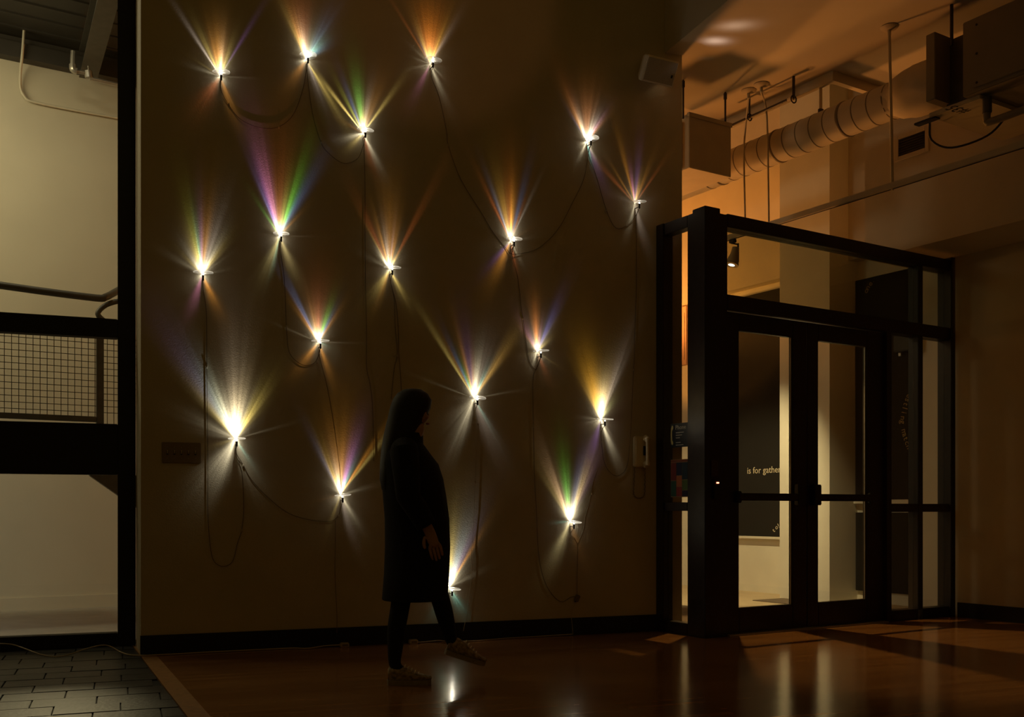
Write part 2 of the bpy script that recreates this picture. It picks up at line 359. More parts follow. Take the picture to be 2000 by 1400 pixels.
# ------------------------------------------------------------------ vestibule frame and doors
w2 = thing('window_2', wp(0,0,0), 'dark bronze frame with glass side panel, transom and sidelights', kind='structure')
def wpart(name, m, parent, lo, hi, bevel=.004): return G().box(lo, hi, WM).build(name, m, parent, bevel=bevel)
TOP = 3.19
wpart('corner_post', M_BRONZE, w2, (0,0,0), (.153,.139,TOP))
wpart('jamb', M_BRONZE, w2, (.156,.015,0), (.241,.13,TOP-.03))
wpart('head_rail', M_BRONZE, w2, (.241,.015,3.07), (2.92,.13,TOP-.02))
wpart('transom_rail', M_BRONZE, w2, (.241,.015,2.455), (2.92,.13,2.565))
wpart('mullion', M_BRONZE, w2, (2.066,.015,0), (2.132,.13,2.455))
wpart('mullion', M_BRONZE, w2, (2.49,.02,.08), (2.555,.125,2.455))
wpart('mullion', M_BRONZE, w2, (2.49,.02,2.565), (2.555,.125,3.07))
wpart('end_post', M_BRONZE, w2, (2.92,0,0), (2.998,.139,TOP))
for a0, a1 in ((2.132,2.49),(2.555,2.92)):
    wpart('sidelight_rail', M_BRONZE, w2, (a0,.02,.93), (a1,.125,1.0))
    wpart('sill', M_BRONZE, w2, (a0,.02,0), (a1,.125,.09))
    wpart('pane', M_PANE, w2, (a0,.07,.09), (a1,.076,.93), 0)
    wpart('pane', M_PANE, w2, (a0,.07,1.0), (a1,.076,2.455), 0)
for a0, a1 in ((.241,2.49),(2.555,2.92)): wpart('pane', M_TINT, w2, (a0,.07,2.565), (a1,.076,3.07), 0)
wpart('wall_jamb', M_BRONZE, w2, (.0,.472,0), (.10,.556,TOP-.02))
wpart('post_jamb', M_BRONZE, w2, (.012,.142,0), (.10,.207,TOP-.02))
wpart('side_head', M_BRONZE, w2, (.012,.207,3.08), (.10,.472,TOP-.02))
wpart('side_rail', M_BRONZE, w2, (.012,.207,.94), (.10,.472,1.005))
wpart('side_sill', M_BRONZE, w2, (.012,.207,0), (.10,.472,.09))
wpart('pane', M_PANE, w2, (.05,.207,.09), (.056,.472,.94), 0)
wpart('pane', M_PANE, w2, (.05,.207,1.005), (.056,.472,3.08), 0)
for n, (a0, a1, p0, p1) in enumerate(((.246,1.128,.388,.969),(1.134,2.061,1.262,1.851))):
    dr = thing('door_%d' % (n+1), wp(a0,.05,0), ('dark bronze glass entrance door nearest the corner post', 'dark bronze glass entrance door beside the sidelights')[n], kind='structure')
    wpart('stile', M_BRONZE, dr, (a0,.045,.012), (p0,.09,2.445)); wpart('stile', M_BRONZE, dr, (p1,.045,.012), (a1,.09,2.445))
    wpart('top_rail', M_BRONZE, dr, (p0,.045,2.31), (p1,.09,2.445)); wpart('bottom_rail', M_BRONZE, dr, (p0,.045,.012), (p1,.09,.203))
    wpart('pane', M_PANE, dr, (p0,.064,.203), (p1,.07,2.31), 0)
    pb_ = wpart('push_bar', M_BRONZE, dr, (p0-.04,.0,1.018), (p1+.04,.03,1.075), .008)
    h0 = (p1+.01, p0-.10)[n]
    wpart('latch_case', M_BLACK, dr, (h0,-.005,.985), (h0+.085,.044,1.15), .006)
    wpart('bar_bracket', M_BLACK, dr, ((p0-.05, p1+.0)[n],.012,1.0), ((p0, p1+.05)[n],.044,1.09), .006)
    wpart('glazing_bead', M_STEEL, dr, (p1-.012,.058,.203), (p1,.064,2.31), 0)
wpart('threshold', M_STEEL, w2, (.241,-.01,0), (2.066,.13,.010), .003)

# ------------------------------------------------------------------ things on the post and side glass
rd = thing('card_reader', wp(.08,-.02,1.1), 'black card reader with red indicator light on corner post', 'card reader')
q = front_at(1397,943,0)
wpart('body', M_BLACK, rd, (q.x-.035,-.025,q.z-.115), (q.x+.035,-.001,q.z+.025), .006)
wpart('indicator', M_RED, rd, (q.x-.012,-.028,q.z-.005), (q.x+.012,-.0255,q.z+.006), 0)
q0 = front_at(1388,930,0); q1 = front_at(1402,899,0)
o = wpart('wall_plaque', mat('brown_plaque', (.05,.022,.014), .5, noise=.1), None, (q0.x,-.006,q0.z), (q1.x,-.001,q1.z), .002)
tag(o, 'small dark brown plaque above the card reader', 'plaque')
def text(name, s, size, Mx, m, parent, extr=.0006, align='LEFT'):
    c = bpy.data.curves.new(name, 'FONT'); c.body = s; c.size = size; c.extrude = extr; c.align_x = align; c.resolution_u = 2
    tmp = bpy.data.objects.new(name, c); C.objects.link(tmp)
    me = bpy.data.meshes.new_from_object(tmp.evaluated_get(bpy.context.evaluated_depsgraph_get())); bpy.data.objects.remove(tmp); bpy.data.curves.remove(c)
    me.transform(Matrix.Translation(-parent.matrix_world.translation) @ Mx)
    if m is None: return me
    me.materials.clear(); me.materials.append(m)
    o = bpy.data.objects.new(name, me); C.objects.link(o); o.parent = parent
    return o
def left_face(a, b, z, rot=0):     # lettering on a plane that faces the lobby's lamp side; text runs towards smaller b
    X = -B; Z = Vector((0,0,1)); N = -A
    M = Matrix(((X.x,Z.x,N.x,0),(X.y,Z.y,N.y,0),(X.z,Z.z,N.z,0),(0,0,0,1)))
    return Matrix.Translation(wp(a,b,z)) @ M @ Matrix.Rotation(rot,4,'Z')
M_SIGN = mat('sign_blue_black', (.008,.014,.022), .4, noise=.1); M_SIGNY = mat('sign_yellow', (.55,.50,.22), .5, noise=.05); M_SIGNT = mat('sign_grey', (.62,.60,.52), .5, noise=.05)
ps = thing('phone_sign', wp(.04,.33,1.43), 'dark phone sign with yellow handset stuck on the side glass', 'sign')
wpart('panel', M_SIGN, ps, (.042,.23,1.428), (.049,.432,1.612), 0)
hs = [(.418,1.452),(.404,1.448),(.398,1.462),(.404,1.48),(.41,1.482),(.413,1.52),(.411,1.56),(.405,1.562),(.398,1.58),(.402,1.596),(.414,1.598),(.424,1.575),(.428,1.53),(.426,1.478)]
G().loft([[wp(.0415,b,z) for b,z in hs],[wp(.0395,b,z) for b,z in hs]]).build('handset_symbol', M_SIGNY, ps)
text('lettering', 'Phone', .048, left_face(.0412,.376,1.565), M_SIGNT, ps)
for z, w in ((1.538,.09),(1.518,.07),(1.498,.045),(1.462,.055),(1.443,.085)):
    wpart('text_line', M_SIGNT, ps, (.041,.37-w,z), (.0418,.37,z+.005), 0)
po = thing('poster', wp(.04,.33,1.047), 'poster of coloured squares under the phone sign', 'poster')
wpart('sheet', mat('poster_border', (.30,.20,.09), .7, noise=.05), po, (.044,.232,1.045), (.049,.432,1.335), 0)
cols = [(.20,.03,.02),(.01,.015,.05),(.01,.03,.05),(.02,.09,.06),(.42,.13,.04),(.08,.14,.03),(.01,.05,.05),(.25,.03,.02),(.01,.012,.04)]
def sq(b0,b1,z0,z1,c): wpart('colour_square', mat('poster_ink', c, .7, noise=.06), po, (.042,b0,z0), (.0438,b1,z1), 0)
sq(.368,.428,1.175,1.31,cols[0]); sq(.303,.364,1.212,1.31,cols[1]); sq(.237,.299,1.18,1.31,cols[2])
sq(.368,.428,1.052,1.17,cols[3]); sq(.303,.364,1.128,1.208,cols[4]); sq(.237,.299,1.10,1.175,cols[5])
sq(.303,.364,1.052,1.124,cols[7]); sq(.237,.299,1.052,1.096,cols[8]); sq(.237,.428,1.315,1.331,(.22,.05,.02))
#--MARK-BACK
# ------------------------------------------------------------------ boards with writing in the back room
AB = 3.40
q0 = side_at(1450,1040,AB); q1 = side_at(1522,1048,AB); qt = side_at(1500,568,AB)
b1 = thing('blackboard', wp(AB,2.9,q1.z), 'blackboard lettered is for gathering behind the corner door', 'blackboard')
wpart('panel', M_BOARD, b1, (AB-.02,2.15,q1.z), (AB+.018,3.75,3.42), .003)
wpart('ledge', M_WHITE, b1, (AB-.05,2.15,q1.z-.03), (AB+.018,3.75,q1.z-.002), .003)
t0 = side_at(1459,925,AB-.02); t1 = side_at(1523,925,AB-.02)
text('lettering', 'is for gathering', .106, left_face(AB-.0205,t0.y,t0.z), M_TEXT, b1)
def arc_text(s, pts, size, a, parent, mtl, flip=0):
    # one letter after another along a curve given by photo points on the plane a
    P = smoothpts([Vector((side_at(u,v,a).y, side_at(u,v,a).z, 0)) for u,v in pts], 12)
    n = len(s)
    for i, ch in enumerate(s):
        if ch == ' ': continue
        k = i/(n-1)*(len(P)-1) if n > 1 else 0; j = min(int(k), len(P)-2)
        p = P[j].lerp(P[j+1], k-j); d = (P[j+1]-P[j]).normalized()
        text('letter', ch, size, left_face(a-.0005, p.x, p.y, math.atan2(d.y, -d.x)), mtl, parent)
arc_text('to!', [(1512,1040),(1516,1035),(1521,1031)], .075, AB-.02, b1, M_TEXT)
qb0 = side_at(1690,545,AB); qb1 = side_at(1784,975,AB)
b2 = thing('blackboard', wp(AB,1.0,qb1.z), 'blackboard lettered wrestling matches seen through the sidelight', 'blackboard')
wpart('panel', M_BOARD, b2, (AB-.02,qb1.y,qb1.z), (AB+.018,1.425,qb0.z), .003)
wpart('ledge', M_WHITE, b2, (AB-.05,qb1.y,qb1.z-.04), (AB+.018,1.425,qb1.z-.002), .003)
M_TEXT2 = mat('ochre_lettering', (.42,.30,.13), .7, noise=.05)
arc_text('wrestling matches.', [(1783,752),(1770,775),(1762,800),(1759,825),(1763,850),(1770,872),(1779,892)], .085, AB-.02, b2, M_TEXT2)
arc_text('one.', [(1693,574),(1698,564),(1706,552)], .085, AB-.02, b2, M_TEXT2)
arc_text('sit du.', [(1694,758),(1690.5,775),(1691,800),(1694,818)], .075, AB-.02, b2, M_TEXT2)
arc_text('r.', [(1692,900),(1697,912)], .085, AB-.02, b2, M_TEXT2)
q2 = side_at(1784,1000,AB)
o = wpart('dark_panel', M_BOARD, None, (AB-.015,q2.y,.12), (AB+.018,1.425,.92), .003); tag(o, 'plain dark panel below the lettered board by the sidelight', 'panel')
cs = thing('wall_speaker', wp(AB-.1,.8,2.3), 'black box speaker on the wall above the sidelight board', 'speaker')
s0 = side_at(1744,655,AB-.12); s1 = side_at(1784,682,AB-.12)
wpart('cabinet', M_BLACK, cs, (AB-.12,s1.y,s1.z), (AB-.03,s0.y,s0.z), .01)
wpart('bracket', M_STEEL, cs, (AB-.04,s0.y-.03,s1.z-.03), (AB-.001,s0.y,s1.z+.02), .003)
pf = thing('framed_notice', wp(AB,4.2,2), 'framed dark notice on the far wall seen through the side glass', 'picture')
n0 = side_at(1329,715,AB+.01); n1 = side_at(1345,598,AB+.01)
wpart('frame', mat('pink_frame', (.55,.34,.24), .7, noise=.05), pf, (AB-.03,n1.y,n0.z), (AB+.018,n0.y,n1.z), .003)
wpart('sheet', M_BOARD, pf, (AB-.034,n1.y+.03,n0.z+.06), (AB-.031,n0.y-.12,n1.z-.08), 0)

# ------------------------------------------------------------------ suspended light track with one spot head
RA, RZ = 1.30, 3.36
tr = thing('light_track', wp(RA,.3,RZ), 'long cream light track hung below the entrance ceiling', 'light track')
g = G(); g.box((RA-.018,-3.2,RZ-.002),(RA+.018,1.35,RZ+.045),WM); g.build('channel', M_CREAM, tr, bevel=.003)
g = G(); g.box((RA-.006,-3.2,RZ-.005),(RA+.006,1.35,RZ-.0021),WM); g.build('slot', M_BLACK, tr)
sh = thing('track_spot', wp(RA,1.05,3.1), 'lit cylinder spotlight hanging from the light track', 'spotlight')
HB = side_at(1431,468,RA).y
g = G(); g.box((RA-.02,HB-.03,RZ-.035),(RA+.02,HB+.03,RZ-.005),WM); g.build('adapter', M_BRONZE, sh, bevel=.003)
g = G(); g.box((RA+.062,HB-.008,RZ-.2),(RA+.07,HB+.008,RZ-.03),WM); g.box((RA-.01,HB-.008,RZ-.044),(RA+.07,HB+.008,RZ-.035),WM); g.build('yoke', M_BRONZE, sh)
hd = Matrix.Translation(wp(RA,HB,RZ-.19)) @ Matrix.Rotation(math.radians(16),4,'Y')
G().lathe([(.02,.12),(.032,.118),(.034,.06),(.045,.02),(.062,-.03),(.062,-.045),(.056,-.045)], hd, 24).build('can', M_CREAM, sh, smooth=True)
G().lathe([(.052,-.036),(.052,-.040),(.02,-.047)], hd, 20).build('glowing_lens', M_SPOTGLOW, sh, smooth=True)
lamp('spot_beam', 'SPOT', hd @ Vector((0,0,-.06)) + B*.1, 330, (1, .76, .38), .03, wp(RA+1.35,HB+1.75,.6), parent=sh, spot_size=math.radians(66), spot_blend=.6)
lamp('floor_patch_spot', 'SPOT', hd @ Vector((0,0,-.06)), 260, (1, .60, .22), .03, wp(RA-.3,HB-1.5,0), parent=sh, spot_size=math.radians(62), spot_blend=.3)  # second lamp added at the spot head for light patches on the lobby floor
def canopy(u, v, label, pts, rod=None):
    p = floor_at(u, v, 4.54)
    t = thing('pendant_hanger', (p.x, p.y, RZ), label, 'hanger', 'hangers of the light track')
    M = Matrix.Translation((p.x, p.y, 4.54)); 
    G().lathe([(.062,0),(.066,-.006),(.055,-.018),(.03,-.026),(.014,-.028),(.012,-.07),(.005,-.075)], M, 22).build('canopy', M_CREAM, t, smooth=True)
    P = [Vector((p.x, p.y, 4.47))] + [wp(RA + da, side_at(uu, vv, RA).y, side_at(uu, vv, RA).z) for uu, vv, da in pts]
    G().tube(smoothpts(P,5) if rod is None else P, .008 if rod is None else rod, 8).build('cord' if rod is None else 'rod', M_CREAM, t, smooth=True)
    return t
canopy(1462,176,'white cord hanger closest to the lamp wall, hung from round canopy', [(1456,250,0),(1453,300,0),(1455,410,0),(1456,459,0)])
canopy(1487,164,'white cord hanger bending under its canopy above the double doors', [(1496,210,0),(1499,260,0),(1501,380,0),(1502,447,0)])
canopy(1737,52,'straight rod hanger between the duct sleeve and the vent', [(1741,240,0),(1743,372,0)], .011)
# sprinkler line under the rim
sl = thing('sprinkler_line', floor_at(1540,190,4.45), 'thin sprinkler line with hanging clamp under the ceiling rim', 'pipe')
def cl(u,v): return floor_at(u,v,4.36)
G().tube([cl(1424,247),cl(1549,190)], .012).build('pipe', M_BRONZE, sl, smooth=True)
G().tube([cl(1540,194),cl(1549,190)], .022).build('coupling', M_CREAM, sl, smooth=True)
pc = cl(1550,189)
G().tube([pc+Vector((0,0,.0)), pc+Vector((0,0,.17))], .012).build('drop', M_BLACK, sl)
G().tube([pc + Vector((.03*math.cos(t)*A.x, .03*math.cos(t)*A.y, .03*math.sin(t)-.02)) for t in [2*math.pi*i/16 for i in range(17)]], .006).build('clamp_ring', M_BRONZE, sl)
ph = cl(1464,229)
G().tube([ph, ph+Vector((0,0,.17))], .008).build('hanger', M_BLACK, sl)
G().tube([ph + Vector((.025*math.cos(t)*A.x, .025*math.cos(t)*A.y, .03*math.sin(t))) for t in [2*math.pi*i/14 for i in range(15)]], .006).build('clamp_ring', M_BLACK, sl)

# ------------------------------------------------------------------ ducts and air handling unit
DA, DZ, DR = 1.50, 4.113, .138
du = thing('round_duct', wp(DA,.2,DZ-DR), 'round spiral duct running under the entrance ceiling', 'duct')
MD = WM @ Matrix.Translation((DA,0,DZ)) @ Matrix.Rotation(math.radians(-90),4,'X')   # local z runs along +b
G().lathe([(DR,-.52),(DR,2.6)], MD, 40).build('duct_tube', M_DUCT, du, smooth=True)
b = -.48; k = 0
while b < 1.6:
    w, h = (.016,.006) if k % 5 == 3 else (.006,.0025)
    G().lathe([(DR+.0002,b-w),(DR+h,b-w*.6),(DR+h,b+w*.6),(DR+.0002,b+w)], MD, 40).build('seam', M_SEAM, du, smooth=True)
    b += .145; k += 1
fs = G(); rings = []
random.seed(9)
for i in range(12):
    t = i/11; bb = -.95 + t*.48; r = DR + .052*math.sin(math.pi*min(1,t*1.0+.12))**.6
    rings.append([MD @ Vector(((r+random.uniform(-.006,.006))*math.cos(2*math.pi*j/36), (r+random.uniform(-.006,.006))*math.sin(2*math.pi*j/36), bb)) for j in range(36)])
fs.loft(rings).build('flexible_sleeve', M_DUCT, du, smooth=True)
ps_ = floor_at(1603,158,4.54); 
sp1 = wp(DA-.0, side_at(1603,219,DA).y, DZ+DR)
g = G(); g.box((sp1.x-.014,sp1.y-.003,DZ+DR-.005),(sp1.x+.014,sp1.y+.003,4.54)); g.build('strap', M_CREAM, du)
G().box((sp1.x-.022,sp1.y-.012,DZ+DR-.004),(sp1.x+.022,sp1.y+.012,DZ+DR+.035)).build('strap_clamp', M_BRONZE, du, bevel=.003)
# square diffuser box
db = thing('diffuser_box', wp(.82,1.0,3.82), 'square cream sheet metal box hung beside the lamp wall', 'duct box')
f0 = front_at(1346,326,.82); f1 = front_at(1428,245,.82); f2 = front_at(1346,218,.82); f3 = front_at(1428,347,.82)
z0, z1 = (f0.z+f3.z)/2, (f1.z+f2.z)/2
G().box((f0.x,.82,z0),(f1.x,1.45,z1),WM).build('body', M_DUCT, db, bevel=.004)
G().box((f0.x-.006,.81,z1-.03),(f1.x+.006,.84,z1+.006),WM).build('flange', M_DUCT, db, bevel=.002)
G().box((f0.x-.07,.90,z0+.02),(f0.x-.002,1.40,z1-.05),WM).build('side_collar', M_DUCT, db, bevel=.004)
for a_ in (f0.x-.03, f1.x-.03):
    G().tube([wp(a_,.86,z1-.04),wp(a_,.86,4.54)], .009).build('hanger_rod', M_BRONZE, db)
    G().tube([wp(a_,.86,4.48),wp(a_,.86,4.53)], .015).build('rod_anchor', M_BRONZE, db)
# air handler
UA = 1.26
u0 = side_at(1880,190,UA); u1 = side_at(1880,45,UA)
ah = thing('air_handler', wp(UA+.5,-1.6,u0.z), 'large sheet metal air handling unit under the ceiling', 'air handler')
G().box((UA,-3.4,u0.z),(UA+1.0,u0.y,u1.z),WM).build('cabinet', M_UNIT, ah, bevel=.006)
p0 = u0.y-.03
G().box((UA-.012,-3.3,u0.z+.03),(UA-.001,p0-.06,u1.z-.03),WM).build('access_panel', M_UNIT, ah, bevel=.003)
for zz in (u0.z+.06,(u0.z+u1.z)/2,u1.z-.06):
    for bb in (p0-.085, p0-.5, p0-.9):
        G().lathe([(.009,0),(.008,.004),(.003,.006)], WM @ Matrix.Translation((UA-.012,bb,zz)) @ Matrix.Rotation(math.radians(-90),4,'Y'), 10).build('screw', M_BRONZE, ah)
e0 = side_at(1810,200,UA); e1 = side_at(1810,70,UA)
G().box((UA+.16,u0.y,u0.z+.02),(UA+.9,e0.y-.05,u1.z),WM).build('plenum', M_DARKSTEEL, ah)
G().box((UA-.01,e0.y-.075,e0.z-.0),(UA+.75,e0.y,e1.z),WM).build('end_plate', M_UNIT, ah, bevel=.004)
G().box((UA+.05,u0.y-.1,u0.z-.03),(UA+.95,e0.y+.02,u0.z+.0),WM).build('drain_pan', M_DUCT, ah, bevel=.004)
G().box((UA+.07,e0.y-.02,u0.z-.04),(UA+.13,e0.y+.16,u0.z-.025),WM).build('slot_cover', M_BLACK, ah, bevel=.002)
G().tube([wp(UA+.05,u0.y+.12,u1.z-.1),wp(UA+.05,u0.y+.12,4.54)], .012).build('hanger_rod', M_BRONZE, ah)
mk = floor_at(1896,216,u0.z-.0306)
tx = text('lettering', '#35', .12, Matrix.Translation(mk) @ Matrix(((-A.x,B.x,0,0),(-A.y,B.y,0,0),(0,0,-1,0),(0,0,0,1))), M_BLACK, ah)
cb = [wp(UA+.2,e0.y+.12,u0.z-.0),wp(UA+.25,e0.y+.14,u0.z-.12),wp(UA+.32,e0.y+.02,u0.z-.2),wp(UA+.42,e0.y-.2,u0.z-.16),wp(UA+.48,e0.y-.33,u0.z-.03)]
G().tube(smoothpts(cb,6), .008).build('cable', M_BLACK, ah, smooth=True)
dp = thing('drain_pipe', wp(UA+.4,u0.y-.2,u0.z-.2), 'capped pipe elbow under the air handling unit', 'pipe')
e = side_at(1928,240,UA+.1)
G().tube(smoothpts([wp(UA+.1,e.y,e.z+.1),wp(UA+.1,e.y,e.z+.02),wp(UA+.1,e.y-.05,e.z),wp(UA+.1,e.y-.5,e.z+.01),wp(UA+.1,e.y-1.4,e.z+.03)],5), .026, 12).build('pipe', M_UNIT, dp, smooth=True)
G().tube([wp(UA+.1,e.y,e.z+.07),wp(UA+.1,e.y,u0.z-.02)], .032, 12).build('cap', M_DARKSTEEL, dp, smooth=True)
# dark return duct above
rd2 = thing('return_duct', wp(UA+.6,-1.5,4.4), 'dark round duct above the air handling unit', 'duct')
MR = WM @ Matrix.Translation((UA+.75,0,4.458)) @ Matrix.Rotation(math.radians(-90),4,'X')
G().lathe([(.078,-3.4),(.078,-.9)], MR, 24).build('duct_tube', M_DARKSTEEL, rd2, smooth=True)
for bb in (-2.4,-1.9,-1.4): G().lathe([(.0785,bb-.01),(.082,bb-.005),(.082,bb+.005),(.0785,bb+.01)], MR, 24).build('seam', M_STEEL, rd2, smooth=True)
# vent
v0 = side_at(1757,307,2.35); v1 = side_at(1809,258,2.35)
vt = thing('wall_vent', wp(2.35,v0.y,v0.z), 'small square louvred vent on the bulkhead', 'vent')
b0_, b1_, z0_, z1_ = v1.y, v0.y, v0.z, side_at(1757,274,2.35).z
G().box((2.342,b0_,z0_),(2.349,b1_,z1_),WM).build('backing', M_BLACK, vt)
for lo, hi in (((2.33,b0_-.035,z0_-.035),(2.349,b0_,z1_+.035)),((2.33,b1_,z0_-.035),(2.349,b1_+.035,z1_+.035)),((2.33,b0_,z0_-.035),(2.349,b1_,z0_)),((2.33,b0_,z1_),(2.349,b1_,z1_+.035))):
    G().box(lo,hi,WM).build('frame', M_WING, vt, bevel=.002)
n = 7
for i in range(n):
    z = z0_ + (i+.5)*(z1_-z0_)/n
    G().box((2.334,b0_,z-.002),(2.342,b1_,z+.002),WM).build('slat', M_BRONZE, vt)
# loudspeaker on the lamp wall
lsx, lsz = wall(1288,139,.17).x, wall(1288,139,.17).z
ls = thing('loudspeaker', (lsx,-.2,lsz-.1), 'pale angled loudspeaker high on the end of the lamp wall', 'loudspeaker')
LM = Matrix.Translation((lsx+.01,-.17,lsz-.0)) @ Matrix.Rotation(math.radians(6),4,'Z') @ Matrix.Rotation(math.radians(30),4,'X')
w, h, dd = .145, .093, .165
G().loft([[LM @ Vector(p) for p in ((-w,0,-h),(w,0,-h),(w,0,h),(-w,0,h))], [LM @ Vector(p) for p in ((-w,.05,-h),(w,.05,-h),(w,.05,h),(-w,.05,h))], [LM @ Vector(p) for p in ((-w*.62,dd,-h*.8),(w*.62,dd,-h*.8),(w*.62,dd,h*.8),(-w*.62,dd,h*.8))]]).build('cabinet', M_SPEAK, ls, bevel=.006)
G().box((-w+.012,-.004,-h+.012),(w-.012,-.001,h-.012),LM).build('grille', M_GRILLE, ls)
G().box((w-.045,-.007,-.03),(w-.03,-.0045,-.008),LM).build('badge', M_BLACK, ls)
G().box((lsx-.02,-.1,lsz-.02),(lsx+.03,0,lsz+.03)).build('bracket', M_SPEAK, ls, bevel=.004)
# wall telephone
p0 = wall(1235,912); p1 = wall(1260,853)
tp = thing('wall_telephone', (p0.x,0,p0.z), 'ivory wall telephone beside the side glass', 'telephone')
cx = (p0.x+p1.x)/2
G().box((p0.x,-.05,p0.z),(p1.x,-.001,p1.z)).build('base', M_IVORY, tp, bevel=.008)
G().box((cx+.012,-.053,p0.z+.09),(cx+.045,-.0505,p1.z-.075)).build('keypad', M_BLACK, tp)
hnd = [Vector((cx+.03,-.085+.0,z)) for z in (p0.z+.005,p0.z+.05,(p0.z+p1.z)/2,p1.z-.05,p1.z-.005)]
g = G(); g.tube([hnd[0]+Vector((0,.03,0)),hnd[0]+Vector((0,.0,.02)),hnd[1],hnd[2],hnd[3],hnd[4]+Vector((0,.0,-.02)),hnd[4]+Vector((0,.03,0))], [.02,.022,.014,.012,.014,.022,.02], 12)
hh = g.build('handset', M_IVORY, tp, smooth=True)
for z in (p0.z+.022,p1.z-.022): G().ball((cx+.03,-.066,z),(.026,.018,.024)).build('ear_cap', M_IVORY, tp, smooth=True)
cpt = [wall(1240,912,.02),wall(1239,940,.015),wall(1238,962,.015),wall(1243,971,.015),wall(1252,972,.015),wall(1259,965,.015),wall(1260,940,.015),wall(1260,912,.03)]
cpt = smoothpts(cpt,10); coil = []
for i, p in enumerate(cpt): coil.append(p + Vector((.004*math.cos(i*1.9),.003,.004*math.sin(i*1.9))))
G().tube(coil, .0035, 6).build('coiled_cord', M_CORD, tp, smooth=True)
# switch plate
s0 = wall(316,904); s1 = wall(392,865)
sw = thing('switch_plate', ((s0.x+s1.x)/2,0,s0.z), 'five gang toggle switch plate low on the lamp wall', 'light switch')
M_PLATE = mat('switch_plate', (.26,.20,.12), .4, noise=.04)
G().box((s0.x,-.008,s0.z),(s1.x,-.0005,s1.z)).build('plate', M_PLATE, sw, bevel=.003)
for i in range(5):
    x = s0.x + (s1.x-s0.x)*(.14+.18*i); zc = (s0.z+s1.z)/2
    G().box((x-.006,-.0095,zc-.013),(x+.006,-.0082,zc+.013)).build('slot', M_BLACK, sw)
    G().loft([[Vector((x+sx*.004,-.009,zc+sz*.006)) for sx,sz in ((-1,-1),(1,-1),(1,1),(-1,1))],[Vector((x+sx*.003,-.024,zc+.012+sz*.003)) for sx,sz in ((-1,-1),(1,-1),(1,1),(-1,1))]]).build('toggle', M_IVORY, sw)
    for zz in (zc-.036, zc+.036): G().lathe([(.003,0),(.002,.0015)], Matrix.Translation((x,-.008,zz)) @ Matrix.Rotation(math.radians(90),4,'X'), 8).build('screw', M_STEEL, sw)
#--MARK-LAMPS
# ------------------------------------------------------------------ prism lamps: an LED under a glass disc throws coloured petals on the wall
W=(1,.93,.74); Y=(1,.78,.24); O=(1,.42,.06); R=(.85,.20,.05); GR=(.16,.72,.07); CY=(.25,.9,.85); BL=(.22,.40,1); VI=(.42,.20,.85); MA=(.85,.28,.62); YG=(.62,.72,.10); PA=(.85,.74,.72)
